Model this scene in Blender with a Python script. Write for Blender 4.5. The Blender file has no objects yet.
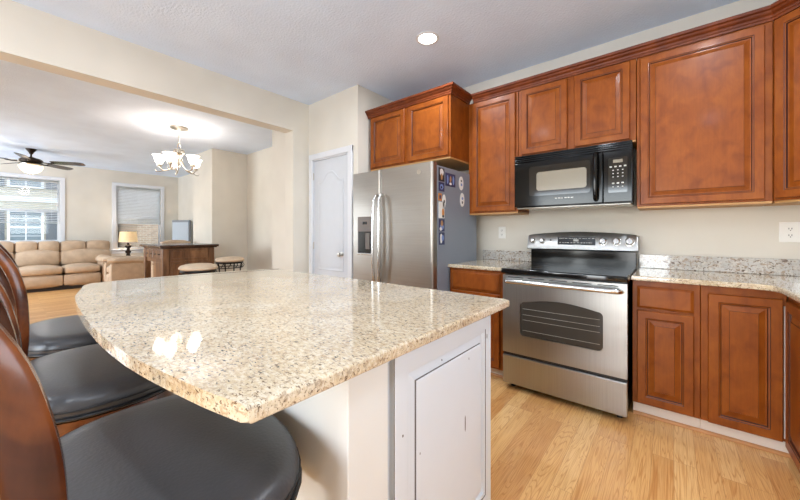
import bpy, bmesh, math, random
from mathutils import Vector, Matrix
random.seed(7)
S = bpy.context.scene
COL = S.collection
PI = math.pi

# ------------------------------------------------------------------ camera
FPX = 327.0
ANG = math.atan2(395, FPX)                       # angle from the view direction to -x
cam_d = bpy.data.cameras.new('camera'); cam = bpy.data.objects.new('camera', cam_d); COL.objects.link(cam)
cam.location = (0, 0, 1.2)
fwd = Vector((-math.cos(ANG), math.sin(ANG), 0))
cam.rotation_euler = (PI/2, 0, math.atan2(fwd.y, fwd.x) - PI/2)
cam_d.sensor_width = 36; cam_d.lens = FPX*36/800
cam_d.shift_y = -17/800
cam_d.clip_start = 0.02; cam_d.clip_end = 200
S.camera = cam

# ------------------------------------------------------------------ world, exposure
S.view_settings.view_transform = 'Standard'; S.view_settings.look = 'None'
S.view_settings.gamma = 1; S.view_settings.exposure = 0.58
S.view_settings.use_curve_mapping = False
W = bpy.data.worlds.new('world'); S.world = W; W.use_nodes = True
wn = W.node_tree; bg = wn.nodes['Background']
sky = wn.nodes.new('ShaderNodeTexSky'); sky.sky_type = 'NISHITA'; sky.sun_disc = False
sky.sun_elevation = math.radians(40); sky.sun_rotation = math.radians(200)
mixw = wn.nodes.new('ShaderNodeMixRGB'); mixw.inputs[0].default_value = 0.6
mixw.inputs[2].default_value = (4.0, 4.2, 4.5, 1)
wn.links.new(sky.outputs[0], mixw.inputs[1]); wn.links.new(mixw.outputs[0], bg.inputs[0])
bg.inputs[1].default_value = 0.95
S.cycles.max_bounces = 8; S.cycles.diffuse_bounces = 5; S.cycles.glossy_bounces = 4
S.cycles.transparent_max_bounces = 12
S.cycles.sample_clamp_indirect = 6.0
S.cycles.caustics_reflective = False; S.cycles.caustics_refractive = False

def area(name, loc, rot, sx, sy, power, col):
    l = bpy.data.lights.new(name, 'AREA'); l.shape = 'RECTANGLE'; l.size = sx; l.size_y = sy
    l.energy = power; l.color = col
    o = bpy.data.objects.new(name, l); COL.objects.link(o); o.location = loc; o.rotation_euler = rot
    return o
def point(name, loc, power, col, r=0.03):
    l = bpy.data.lights.new(name, 'POINT'); l.energy = power; l.color = col; l.shadow_soft_size = r
    o = bpy.data.objects.new(name, l); COL.objects.link(o); o.location = loc
    return o
DAY = (0.73, 0.86, 1.0); WARM = (1.0, 0.97, 0.93)
area('rear_daylight_fill', (-1.3, -2.55, 1.15), (PI/2, 0, 0), 2.6, 2.1, 68, DAY)            # added lamp for daylight from behind; the sliding doors are made up
area('right_side_fill', (1.09, 0.75, 1.62), (PI/2, 0, PI/2), 1.3, 0.9, 4.5, DAY)         # added fill from the right; the sink window is made up
area('living_room_fill', (-9.5, -2.55, 1.4), (PI/2, 0, 0), 2.6, 1.9, 100, DAY)          # added fill for the living room; its south windows are made up
CANS_AND_FILLS = [(-1.60, 2.30), (-1.60, 0.45), (0.25, 2.05), (0.45, -0.4), (-2.9, -1.1), (-0.9, -1.1)]  # first is the visible can, the others are added unseen fill lamps
CAN_POWER = 12

# ------------------------------------------------------------------ materials
def new_mat(name):
    m = bpy.data.materials.new(name); m.use_nodes = True
    return m, m.node_tree, m.node_tree.nodes['Principled BSDF']
def setp(b, **k):
    N = {'rough': 'Roughness', 'metal': 'Metallic', 'coat': 'Coat Weight', 'coat_rough': 'Coat Roughness',
         'spec': 'Specular IOR Level', 'trans': 'Transmission Weight', 'ior': 'IOR', 'estr': 'Emission Strength',
         'sheen': 'Sheen Weight', 'aniso': 'Anisotropic'}
    for a, v in k.items(): b.inputs[N[a]].default_value = v
def srgb(r, g, b):
    f = lambda c: (c/255/12.92) if c/255 <= 0.04045 else ((c/255+0.055)/1.055)**2.4
    return (f(r), f(g), f(b), 1)
def plain(name, c, **k):
    m, t, b = new_mat(name); b.inputs['Base Color'].default_value = srgb(*c); setp(b, **k)
    n = t.nodes.new('ShaderNodeTexNoise'); n.inputs['Scale'].default_value = 9; n.inputs['Detail'].default_value = 4
    tc = t.nodes.new('ShaderNodeTexCoord'); t.links.new(tc.outputs['Object'], n.inputs['Vector'])
    mx = t.nodes.new('ShaderNodeMixRGB'); mx.blend_type = 'MULTIPLY'; mx.inputs[0].default_value = 0.06
    mx.inputs[1].default_value = srgb(*c); t.links.new(n.outputs['Fac'], mx.inputs[2])
    t.links.new(mx.outputs[0], b.inputs['Base Color'])
    return m
def tex(t, kind, scale, vec, **k):
    n = t.nodes.new(kind); n.inputs['Scale'].default_value = scale
    for a, v in k.items(): n.inputs[a].default_value = v
    t.links.new(vec, n.inputs['Vector']); return n
def mapping(t, scale=(1, 1, 1), rot=(0, 0, 0), src='Object'):
    tc = t.nodes.new('ShaderNodeTexCoord'); mp = t.nodes.new('ShaderNodeMapping')
    mp.inputs['Scale'].default_value = scale; mp.inputs['Rotation'].default_value = rot
    t.links.new(tc.outputs[src], mp.inputs['Vector']); return mp.outputs[0]
def ramp(t, src, stops):
    r = t.nodes.new('ShaderNodeValToRGB'); e = r.color_ramp.elements
    while len(e) < len(stops): e.new(0.5)
    for i, (p, c) in enumerate(stops): e[i].position = p; e[i].color = c if len(c) == 4 else srgb(*c)
    t.links.new(src, r.inputs[0]); return r.outputs[0]
def mixc(t, fac, a, b, mode='MIX'):
    m = t.nodes.new('ShaderNodeMixRGB'); m.blend_type = mode
    for i, v in ((0, fac), (1, a), (2, b)):
        if isinstance(v, (int, float)): m.inputs[i].default_value = v
        elif isinstance(v, tuple): m.inputs[i].default_value = v if len(v) == 4 else srgb(*v)
        else: t.links.new(v, m.inputs[i])
    return m.outputs[0]
def bump(t, b, h, strength, dist=0.002):
    n = t.nodes.new('ShaderNodeBump'); n.inputs['Strength'].default_value = strength; n.inputs['Distance'].default_value = dist
    t.links.new(h, n.inputs['Height']); t.links.new(n.outputs[0], b.inputs['Normal'])

def paint(name, c, tb=0.25, sc=160, dist=0.001):
    m, t, b = new_mat(name); v = mapping(t)
    n = tex(t, 'ShaderNodeTexNoise', 2.0, v, Detail=2.0)
    c2 = tuple(int(x*0.965) for x in c)
    t.links.new(ramp(t, n.outputs['Fac'], [(0.3, c), (0.7, c2)]), b.inputs['Base Color'])
    n2 = tex(t, 'ShaderNodeTexNoise', sc, v, Detail=3.0); bump(t, b, n2.outputs['Fac'], tb, dist)
    setp(b, rough=0.7, spec=0.3); return m
def wood(name, dark, mid, light, rough=0.3, coat=0.25, sc=(6, 6, 1.2), grain=(60, 60, 3), gr=0.25):
    m, t, b = new_mat(name)
    v = mapping(t, sc); n = tex(t, 'ShaderNodeTexNoise', 1.6, v, Detail=4.0, Distortion=0.6)
    base = ramp(t, n.outputs['Fac'], [(0.28, dark), (0.5, mid), (0.75, light)])
    v2 = mapping(t, grain); n2 = tex(t, 'ShaderNodeTexNoise', 1.5, v2, Detail=5.0, Roughness=0.65)
    g = ramp(t, n2.outputs['Fac'], [(0.35, (150, 120, 105)), (0.6, (255, 255, 255))])
    t.links.new(mixc(t, gr, base, g, 'MULTIPLY'), b.inputs['Base Color'])
    setp(b, rough=rough, coat=coat, coat_rough=0.12, spec=0.24); bump(t, b, n2.outputs['Fac'], 0.06, 0.001)
    return m
def granite(name, tone, tint, k=1.0):
    m, t, b = new_mat(name)
    vr = mapping(t, (1, 1, 1), (0, 0, 0.5))
    sv = mapping(t, (1.0, 2.2, 1.5), (0, 0, 0.45))
    big = tex(t, 'ShaderNodeTexNoise', 5.0, vr, Detail=4.0, Distortion=0.4)
    base = ramp(t, big.outputs['Fac'], [(0.30, tint), (0.5, tone), (0.70, (206, 193, 170))])
    fine = tex(t, 'ShaderNodeTexNoise', 70.0*k, sv, Detail=3.0, Roughness=0.6)
    base = mixc(t, ramp(t, fine.outputs['Fac'], [(0.42, (0, 0, 0)), (0.66, (185, 185, 185))]), base, (222, 214, 198))
    tan = tex(t, 'ShaderNodeTexNoise', 42.0*k, sv, Detail=4.0, Roughness=0.7, Distortion=0.8)
    base = mixc(t, ramp(t, tan.outputs['Fac'], [(0.52, (0, 0, 0)), (0.64, (215, 215, 215))]), base, (150, 120, 88))
    gry = tex(t, 'ShaderNodeTexNoise', 55.0*k, mapping(t, (2.0, 1, 1.2), (0.3, 0, 0.4)), Detail=3.0, Roughness=0.7)
    base = mixc(t, ramp(t, gry.outputs['Fac'], [(0.55, (0, 0, 0)), (0.64, (220, 220, 220))]), base, (142, 124, 104))
    blk = tex(t, 'ShaderNodeTexNoise', 66.0*k, sv, Detail=3.0, Roughness=0.75, Distortion=0.6)
    base = mixc(t, ramp(t, blk.outputs['Fac'], [(0.58, (0, 0, 0)), (0.62, (245, 245, 245))]), base, (82, 60, 44))
    t.links.new(base, b.inputs['Base Color'])
    setp(b, rough=0.06, spec=0.5, coat=0.4, coat_rough=0.01); return m
def steel(name, c, vertical=False, rough=0.22):
    m, t, b = new_mat(name)
    v = mapping(t, (90, 90, 1.0) if vertical else (0.6, 0.6, 140))
    n = tex(t, 'ShaderNodeTexNoise', 3.0, v, Detail=3.0)
    t.links.new(ramp(t, n.outputs['Fac'], [(0.3, tuple(int(x*0.95) for x in c)), (0.7, c)]), b.inputs['Base Color'])
    setp(b, metal=1.0, rough=rough, aniso=0.5)
    wv = tex(t, 'ShaderNodeTexNoise', 1.0, mapping(t, (2.2, 2.2, 4.0)), Detail=1.0)
    bump(t, b, wv.outputs['Fac'], 0.3, 0.02); return m
def floor_mat():
    m, t, b = new_mat('oak_planks')
    tc = t.nodes.new('ShaderNodeTexCoord'); mp = t.nodes.new('ShaderNodeMapping')
    mp.inputs['Rotation'].default_value = (0, 0, PI/2); t.links.new(tc.outputs['Object'], mp.inputs[0])
    br = t.nodes.new('ShaderNodeTexBrick'); t.links.new(mp.outputs[0], br.inputs['Vector'])
    br.inputs['Scale'].default_value = 1; br.inputs['Brick Width'].default_value = 0.95; br.inputs['Row Height'].default_value = 0.092
    br.inputs['Mortar Size'].default_value = 0.0009; br.inputs['Mortar Smooth'].default_value = 0.2; br.offset = 0.37; br.offset_frequency = 3
    br.inputs['Color1'].default_value = (0, 0, 0, 1); br.inputs['Color2'].default_value = (1, 1, 1, 1); br.inputs['Mortar'].default_value = (0.5, 0.5, 0.5, 1)
    base = ramp(t, br.outputs['Color'], [(0.0, (206, 152, 92)), (0.35, (217, 166, 104)), (0.7, (224, 176, 114)), (1.0, (232, 190, 130))])
    # grain offset per plank
    ofs = t.nodes.new('ShaderNodeVectorMath'); ofs.operation = 'MULTIPLY'; ofs.inputs[1].default_value = (13.0, 7.0, 5.0)
    t.links.new(br.outputs['Color'], ofs.inputs[0])
    add = t.nodes.new('ShaderNodeVectorMath'); t.links.new(mp.outputs[0], add.inputs[0]); t.links.new(ofs.outputs[0], add.inputs[1])
    m2 = t.nodes.new('ShaderNodeMapping'); m2.inputs['Scale'].default_value = (0.8, 11.0, 1); t.links.new(add.outputs[0], m2.inputs[0])
    nz = tex(t, 'ShaderNodeTexNoise', 1.2, m2.outputs[0], Detail=2.0, Distortion=0.5)
    mth = t.nodes.new('ShaderNodeMath'); mth.operation = 'MULTIPLY'; mth.inputs[1].default_value = 150.0; t.links.new(nz.outputs['Fac'], mth.inputs[0])
    sn = t.nodes.new('ShaderNodeMath'); sn.operation = 'SINE'; t.links.new(mth.outputs[0], sn.inputs[0])
    ring = ramp(t, sn.outputs[0], [(0.0, (255, 255, 255)), (0.6, (250, 244, 234)), (1.0, (208, 168, 124))])
    base = mixc(t, 0.5, base, ring, 'MULTIPLY')
    m3 = t.nodes.new('ShaderNodeMapping'); m3.inputs['Scale'].default_value = (6, 190.0, 1); t.links.new(add.outputs[0], m3.inputs[0])
    fg = tex(t, 'ShaderNodeTexNoise', 1.0, m3.outputs[0], Detail=4.0)
    base = mixc(t, 0.3, base, ramp(t, fg.outputs['Fac'], [(0.4, (205, 165, 125)), (0.55, (255, 255, 255))]), 'MULTIPLY')
    base = mixc(t, br.outputs['Fac'], base, (178, 124, 74))
    t.links.new(base, b.inputs['Base Color']); setp(b, rough=0.3, spec=0.4, coat=0.15, coat_rough=0.2)
    bump(t, b, fg.outputs['Fac'], 0.05, 0.001); return m
def leather(name, c, rough, sc=140, st=0.25):
    m, t, b = new_mat(name); v = mapping(t)
    n = tex(t, 'ShaderNodeTexVoronoi', sc, v); n2 = tex(t, 'ShaderNodeTexNoise', 7, v, Detail=3.0)
    t.links.new(ramp(t, n2.outputs['Fac'], [(0.3, tuple(int(x*0.9) for x in c)), (0.7, c)]), b.inputs['Base Color'])
    setp(b, rough=rough, spec=0.5); bump(t, b, n.outputs['Distance'], st, 0.001); return m
def emit(name, c, s):
    m, t, b = new_mat(name); b.inputs['Base Color'].default_value = srgb(*c)
    b.inputs['Emission Color'].default_value = srgb(*c); b.inputs['Emission Strength'].default_value = s; return m
def pane_mat(name, tint=(1, 1, 1, 1), refl=0.08):
    m = bpy.data.materials.new(name); m.use_nodes = True; t = m.node_tree; t.nodes.clear()
    o = t.nodes.new('ShaderNodeOutputMaterial'); mx = t.nodes.new('ShaderNodeMixShader')
    tr = t.nodes.new('ShaderNodeBsdfTransparent'); tr.inputs[0].default_value = tint
    gl = t.nodes.new('ShaderNodeBsdfGlossy'); gl.inputs['Roughness'].default_value = 0.02
    fr = t.nodes.new('ShaderNodeFresnel'); fr.inputs[0].default_value = 1.45
    t.links.new(fr.outputs[0], mx.inputs[0]); t.links.new(tr.outputs[0], mx.inputs[1]); t.links.new(gl.outputs[0], mx.inputs[2])
    t.links.new(mx.outputs[0], o.inputs[0]); return m
def siding():
    m, t, b = new_mat('pale_siding'); v = mapping(t)
    w = t.nodes.new('ShaderNodeTexWave'); w.wave_type = 'BANDS'; w.bands_direction = 'Z'; w.wave_profile = 'SAW'
    w.inputs['Scale'].default_value = 0.8; t.links.new(v, w.inputs['Vector'])
    t.links.new(ramp(t, w.outputs['Fac'], [(0.0, (118, 112, 100)), (0.12, (154, 148, 132)), (1.0, (160, 154, 140))]), b.inputs['Base Color'])
    setp(b, rough=0.8); return m
def brick_mat():
    m, t, b = new_mat('tan_brick'); v = mapping(t, rot=(PI/2, 0, PI/2))
    tc = t.nodes.new('ShaderNodeTexCoord'); sp = t.nodes.new('ShaderNodeSeparateXYZ'); cb = t.nodes.new('ShaderNodeCombineXYZ')
    t.links.new(tc.outputs['Object'], sp.inputs[0]); t.links.new(sp.outputs[1], cb.inputs[0]); t.links.new(sp.outputs[2], cb.inputs[1])
    br = t.nodes.new('ShaderNodeTexBrick'); t.links.new(cb.outputs[0], br.inputs['Vector'])
    br.inputs['Scale'].default_value = 1; br.inputs['Brick Width'].default_value = 0.22; br.inputs['Row Height'].default_value = 0.08
    br.inputs['Mortar Size'].default_value = 0.008
    br.inputs['Color1'].default_value = srgb(134, 112, 92); br.inputs['Color2'].default_value = srgb(112, 92, 74)
    br.inputs['Mortar'].default_value = srgb(138, 130, 120)
    t.links.new(br.outputs['Color'], b.inputs['Base Color']); setp(b, rough=0.85); return m

M = {}
M['wall'] = paint('cream_wall_paint', (219, 213, 201), 0.12)
M['wallwhite'] = paint('off_white_wall_paint', (210, 208, 203), 0.10)
M['ceil'] = paint('white_ceiling_texture', (219, 233, 252), 0.8, 60, 0.006)
M['white'] = plain('white_trim_paint', (220, 222, 226), rough=0.4)
M['door_white'] = plain('white_door_paint', (206, 210, 216), rough=0.55)
M['floor'] = floor_mat()
M['cab'] = wood('cinnamon_maple', (116, 55, 13), (134, 68, 17), (148, 81, 23), 0.4, 0.04, (8, 8, 5), (60, 60, 4), 0.14)
M['cab_rail'] = wood('cinnamon_maple_moulding', (86, 36, 14), (106, 48, 18), (128, 62, 26), 0.42, 0.04)
M['glaze'] = plain('dark_brown_glaze', (58, 22, 12), rough=0.4)
M['maple'] = plain('bare_maple_edge', (188, 140, 84), rough=0.5)
M['isl_white'] = plain('antique_white_paint', (202, 207, 213), rough=0.45)
M['isl_glaze'] = plain('grey_brown_glaze', (92, 84, 80), rough=0.5)
M['granite'] = granite('cream_granite', (198, 180, 150), (180, 160, 128))
M['granite_grey'] = granite('cream_granite_backsplash', (196, 194, 190), (178, 176, 172), 0.62)
M['steel'] = steel('brushed_stainless', (170, 164, 156), rough=0.32)
M['steel_v'] = steel('brushed_stainless_vertical', (174, 174, 171), True, 0.3)
M['chrome'] = plain('polished_metal', (206, 206, 204), metal=1.0, rough=0.2)
M['nickel'] = plain('satin_nickel', (206, 200, 190), metal=1.0, rough=0.28)
M['fridge_side'] = plain('grey_enamel', (128, 136, 148), rough=0.38)
M['black'] = plain('gloss_black', (9, 8, 7), rough=0.1, spec=0.3)
M['blackmat'] = plain('matt_black', (16, 15, 15), rough=0.5)
M['ceramic'] = plain('black_glass_ceramic', (9, 9, 10), rough=0.06)
M['ring'] = plain('burner_ring_grey', (70, 70, 72), rough=0.2)
M['mwin'] = plain('microwave_screen', (132, 124, 108), rough=0.16, coat=1.0)  # pale tone paints in the room reflected by the microwave window
M['mglass'] = plain('smoked_glass', (26, 22, 17), rough=0.08, coat=0.3)
M['ovenwin'] = plain('oven_window_glass', (58, 54, 48), rough=0.06, coat=0.6)
M['oven_rack'] = plain('oven_rack_wire', (150, 146, 136), metal=0.3, rough=0.3)
M['btn'] = plain('pale_key_print', (190, 190, 184), rough=0.5)
M['lcd'] = plain('dark_display', (22, 24, 24), rough=0.15)
M['toe'] = plain('pale_toe_kick', (214, 200, 186), rough=0.5)
M['shoe'] = plain('oak_shoe_moulding', (186, 130, 78), rough=0.4)
M['plate'] = plain('white_outlet_plastic', (236, 234, 228), rough=0.4)
M['slot'] = plain('dark_slot', (50, 46, 42), rough=0.6)
M['stoolwood'] = wood('walnut_cherry_gloss', (38, 17, 11), (76, 38, 21), (146, 82, 36), 0.22, 0.4, (5, 5, 3), (30, 30, 8))
M['stoolseat'] = leather('dark_grey_leather', (62, 62, 64), 0.33)
M['piping'] = plain('black_piping', (18, 18, 20), rough=0.35)
M['sofa'] = leather('tan_leather', (198, 172, 144), 0.42, 60, 0.15)
M['sofadark'] = plain('dark_sofa_base', (46, 38, 34), rough=0.7)
M['tablewood'] = wood('worn_brown_table_wood', (84, 56, 38), (124, 88, 60), (160, 122, 88), 0.35, 0.2)
M['tabletop'] = wood('dark_table_top', (44, 28, 20), (66, 42, 30), (84, 56, 40), 0.22, 0.4)
M['cushion'] = leather('beige_seat_fabric', (214, 192, 166), 0.7, 200, 0.1)
M['iron'] = plain('dark_iron', (30, 27, 25), rough=0.4, metal=0.6)
M['bronze'] = plain('oil_rubbed_bronze', (44, 34, 28), rough=0.35, metal=0.7)
M['blade'] = plain('dark_fan_blade', (58, 44, 38), rough=0.22)
M['shade'] = emit('lit_frosted_glass', (255, 240, 222), 5.5)
M['bowl'] = emit('lit_amber_bowl', (255, 232, 200), 1.3)
M['lampshade'] = emit('lit_lampshade', (222, 190, 144), 0.35)
M['can'] = emit('lit_recessed_bulb', (255, 246, 232), 14)
M['blind'] = plain('white_blind_slat', (250, 251, 252), rough=0.5)
_t = M['blind'].node_tree; _tr = _t.nodes.new('ShaderNodeBsdfTranslucent'); _tr.inputs[0].default_value = (0.95, 0.96, 0.97, 1)
_mx = _t.nodes.new('ShaderNodeMixShader'); _mx.inputs[0].default_value = 0.88
_t.links.new(_t.nodes['Principled BSDF'].outputs[0], _mx.inputs[1]); _t.links.new(_tr.outputs[0], _mx.inputs[2])
_t.links.new(_mx.outputs[0], _t.nodes['Material Output'].inputs[0])
M['pane'] = pane_mat('window_glass')
M['siding'] = siding(); M['brick'] = brick_mat()
M['outglass'] = plain('blue_grey_window_glass', (84, 100, 108), rough=0.3)
M['shutter'] = plain('grey_shutter', (76, 82, 88), rough=0.7)
M['outwhite'] = plain('outdoor_white_trim', (184, 185, 188), rough=0.6)
M['roof'] = plain('grey_shingle', (110, 104, 100), rough=0.9)
M['grass'] = plain('lawn_green', (110, 128, 84), rough=0.95)
M['tvscreen'] = plain('screen_reflection_tint', (176, 186, 196), rough=0.12)  # pale blue grey stands in for a window reflected in the screen
M['tvframe'] = plain('silver_grey_frame', (120, 124, 130), rough=0.35)
M['tvdark'] = plain('dark_tv_stand', (60, 46, 38), rough=0.4)
M['m_navy'] = plain('navy_print', (44, 50, 92), rough=0.4); M['m_white'] = plain('white_print', (232, 230, 226), rough=0.4)
M['m_tan'] = plain('tan_print', (176, 132, 88), rough=0.4); M['m_blue'] = plain('pale_blue_print', (118, 144, 196), rough=0.4)
M['m_black'] = plain('black_print', (30, 28, 34), rough=0.4); M['m_orange'] = plain('orange_print', (200, 130, 60), rough=0.4)
M['disp'] = plain('taupe_dispenser_plastic', (102, 90, 82), rough=0.35)

# ------------------------------------------------------------------ mesh helpers
class Face:
    """a local frame on a vertical face: u along it, v up, w out of it"""
    def __init__(s, o, u, n): s.o = Vector(o); s.u = Vector(u).normalized(); s.n = Vector(n).normalized()
    def p(s, u, v, w=0.0): return s.o + s.u*u + Vector((0, 0, v)) + s.n*w
def FY(y): return Face((0, y, 0), (1, 0, 0), (0, -1, 0))       # faces -y (towards the camera), u = x
FZ = -0.028
class MB:
    def __init__(s): s.bm = bmesh.new(); s.mats = []; s.cur = 0
    def mat(s, key):
        if key not in s.mats: s.mats.append(key)
        s.cur = s.mats.index(key); return s
    def face(s, vs):
        try:
            f = s.bm.faces.new(vs); f.material_index = s.cur; return f
        except ValueError: return None
    def box(s, x0, x1, y0, y1, z0, z1, bev=0.0, seg=2, M4=None):
        x0, x1 = sorted((x0, x1)); y0, y1 = sorted((y0, y1)); z0, z1 = sorted((z0, z1))
        b = bmesh.new(); bmesh.ops.create_cube(b, size=1)
        for v in b.verts: v.co = Vector(((x0+x1)/2+v.co.x*(x1-x0), (y0+y1)/2+v.co.y*(y1-y0), (z0+z1)/2+v.co.z*(z1-z0)))
        if bev > 0:
            bev = min(bev, 0.49*min(x1-x0, y1-y0, z1-z0))
            bmesh.ops.bevel(b, geom=b.edges[:], offset=bev, segments=seg, profile=0.5, affect='EDGES')
        s.add(b, M4); return s
    def add(s, b, M4=None):
        mp = {}
        for v in b.verts: mp[v] = s.bm.verts.new(M4 @ v.co if M4 else v.co)
        for f in b.faces: s.face([mp[v] for v in f.verts])
        b.free(); return s
    def rects(s, F, rings, cap0=True, cap1=True):
        """rings: (u0,u1,v0,v1,w[,mat]) lofted one to the next; mat colours the strip that ends at the ring"""
        prev = None; base = s.cur
        for r in rings:
            u0, u1, v0, v1, w = r[:5]
            vs = [s.bm.verts.new(F.p(u, v, w)) for u, v in ((u0, v0), (u1, v0), (u1, v1), (u0, v1))]
            if prev is None:
                if cap0: s.face(vs)
            else:
                if len(r) > 5: s.mat(r[5])
                for i in range(4): s.face([prev[i], prev[(i+1) % 4], vs[(i+1) % 4], vs[i]])
                s.cur = base
            prev = vs
        if cap1: s.face(prev)
        return s
    def loops(s, loops, cap0=True, cap1=True):
        prev = None
        for L in loops:
            vs = [s.bm.verts.new(p) for p in L]
            if prev is None:
                if cap0: s.face(vs)
            else:
                n = len(vs)
                for i in range(n): s.face([prev[i], prev[(i+1) % n], vs[(i+1) % n], vs[i]])
            prev = vs
        if cap1: s.face(prev)
        return s
    def lathe(s, prof, c=(0, 0, 0), n=24, M4=None, caps=True):
        c = Vector(c); L = []
        for r, z in prof:
            L.append([c+Vector((r*math.cos(2*PI*i/n), r*math.sin(2*PI*i/n), z)) for i in range(n)])
        if M4: L = [[M4 @ p for p in l] for l in L]
        return s.loops(L, caps, caps)
    def tube(s, pts, r, n=8, closed=False):
        pts = [Vector(p) for p in pts]; L = []; m = len(pts); up = None
        for i, p in enumerate(pts):
            a = pts[(i-1) % m] if (closed or i > 0) else p; b = pts[(i+1) % m] if (closed or i < m-1) else p
            d = (b-a).normalized()
            if up is None: up = d.orthogonal().normalized()
            up = (up - d*up.dot(d)); up = up.normalized() if up.length > 1e-6 else d.orthogonal().normalized()
            q = d.cross(up); rr = r[i] if isinstance(r, (list, tuple)) else r
            L.append([p+(up*math.cos(2*PI*k/n)+q*math.sin(2*PI*k/n))*rr for k in range(n)])
        if closed: L.append(L[0]); s.loops(L, False, False); bmesh.ops.remove_doubles(s.bm, verts=s.bm.verts[:], dist=1e-6)
        else: s.loops(L)
        return s
    def prism(s, poly, z0, z1, bev=0.0, seg=2):
        b = bmesh.new(); vs = [b.verts.new((x, y, z0)) for x, y in poly]; f = b.faces.new(vs)
        r = bmesh.ops.extrude_face_region(b, geom=[f])
        for v in r['geom']:
            if isinstance(v, bmesh.types.BMVert): v.co.z = z1
        if bev > 0:
            es = [e for e in b.edges if abs(e.verts[0].co.z-e.verts[1].co.z) < 1e-6]
            bmesh.ops.bevel(b, geom=es, offset=bev, segments=seg, profile=0.5, affect='EDGES')
        s.add(b); return s
    def sweep(s, path, prof, sign=1):
        """profile (out, z) along a 2-D path with mitred corners; out to the right of travel when sign=1"""
        P = [Vector(p) for p in path]; nrm = []
        for i in range(len(P)):
            ds = []
            if i > 0: ds.append((P[i]-P[i-1]).normalized())
            if i < len(P)-1: ds.append((P[i+1]-P[i]).normalized())
            ns = [Vector((d.y, -d.x))*sign for d in ds]
            if len(ns) == 1: nrm.append(ns[0])
            else:
                b = (ns[0]+ns[1]).normalized(); nrm.append(b/ b.dot(ns[0]))
        s.loops([[Vector((P[i].x+nrm[i].x*w, P[i].y+nrm[i].y*w, z)) for w, z in prof] for i in range(len(P))])
        return s
    def build(s, name, mat=None, parent=None, smooth=False, local=False, angle=35):
        if mat and not s.mats: s.mats = [mat]
        elif mat and mat not in s.mats: s.mats[0:0] = []
        bmesh.ops.recalc_face_normals(s.bm, faces=s.bm.faces[:])
        off = Vector()
        if parent is not None and not local:
            q = parent
            while q: off += q.location; q = q.parent
        elif parent is None and not local:
            co = [v.co for v in s.bm.verts]
            off = Vector(((min(c.x for c in co)+max(c.x for c in co))/2, (min(c.y for c in co)+max(c.y for c in co))/2, min(c.z for c in co)))
        zz = off.z if local is False else (0 if parent is None else parent.location.z)
        if not (local and zz > 0.01):       # the lowest 30 cm reach down to the floor at FZ
            for v in s.bm.verts:
                if name not in ('ground', 'house_wall') and v.co.z < 0.3 and v.co.z > -0.05: v.co.z += FZ*(1-max(v.co.z, 0)/0.3)
        for v in s.bm.verts: v.co -= off
        me = bpy.data.meshes.new(name); s.bm.to_mesh(me); s.bm.free()
        for k in (s.mats or [mat]): me.materials.append(M[k])
        if smooth:
            for p in me.polygons: p.use_smooth = True
            try: me.set_sharp_from_angle(angle=math.radians(angle))
            except Exception: pass
            for p in me.polygons:
                if len(p.vertices) > 6 or p.area > 0.1: p.use_smooth = False
        o = bpy.data.objects.new(name, me); COL.objects.link(o)
        if parent is not None: o.parent = parent
        elif not local: o.location = off
        return o
def tag(o, label=None, cat=None, group=None, kind=None):
    if label: o['label'] = label
    if cat: o['category'] = cat
    if group: o['group'] = group
    if kind: o['kind'] = kind
    return o
def thing(name, label, cat, loc=(0, 0, 0), rz=0, group=None):
    o = bpy.data.objects.new(name, None); COL.objects.link(o); o.location = loc; o.rotation_euler = (0, 0, rz)
    o.empty_display_size = 0.1
    return tag(o, label, cat, group)
def struct(name, mb, mat, parent=None, smooth=False):
    o = mb.build(name, mat, parent, smooth)
    if parent is None: o['kind'] = 'structure'
    return o
def copy_tree(o, parent=None):
    c = o.copy(); COL.objects.link(c)
    if parent is not None: c.parent = parent
    for ch in list(o.children): copy_tree(ch, c)
    return c
def catmull(P, n=8, closed=False):
    P = [Vector(p) for p in P]; out = []; m = len(P)
    for i in range(m if closed else m-1):
        g = (lambda k: P[k % m]) if closed else (lambda k: P[max(0, min(m-1, k))])
        a, b, c, d = g(i-1), g(i), g(i+1), g(i+2)
        for k in range(n):
            t = k/n; out.append(0.5*((2*b)+(c-a)*t+(2*a-5*b+4*c-d)*t*t+(3*b-a-3*c+d)*t**3))
    if not closed: out.append(P[-1])
    return out

# ------------------------------------------------------------------ the room
CH = 2.863
WY = 3.35           # stove wall
WX = 1.12           # right-hand wall
OX = -3.63          # plane of the wide opening to the living room
FX = -11.4          # far wall of the living room
SY = -2.6           # wall behind the camera
def wallbox(name, *a, mat='wall'): return struct(name, MB().box(*a), mat)
struct('floor', MB().box(FX-0.15, WX+0.15, SY-0.15, WY+0.2, -0.14, 0), 'floor')
struct('ceiling', MB().box(FX-0.15, WX+0.15, SY-0.15, WY+0.2, CH, CH+0.1), 'ceil')
wallbox('wall_north', -2.7, WX, WY, WY+0.12, 0, CH)
mb = MB(); mb.box(WX, WX+0.12, 1.4, WY+0.12, 0, CH); mb.box(WX, WX+0.12, SY, 0.1, 0, CH)
mb.box(WX, WX+0.12, 0.1, 1.4, 0, 1.17); mb.box(WX, WX+0.12, 0.1, 1.4, 2.07, CH); struct('wall_east', mb, 'wall')
mb = MB(); mb.box(OX, -2.7, 2.52, WY+0.12, 2.2, CH); mb.box(OX, -3.6, 2.52, WY+0.12, 0, 2.2); mb.box(-2.775, -2.7, 2.52, WY+0.12, 0, 2.2)
mb.box(-3.6, -2.775, 2.70, WY+0.12, 0, 2.2); struct('wall_pantry', mb, 'wall')
mb = MB(); mb.box(OX-0.18, OX, 2.293, WY+0.12, 0, CH); mb.box(OX-0.18, OX, -1.7, 2.293, 2.48, CH); mb.box(OX-0.18, OX, SY, -1.7, 0, CH)
struct('wall_opening', mb, 'wall')
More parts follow.
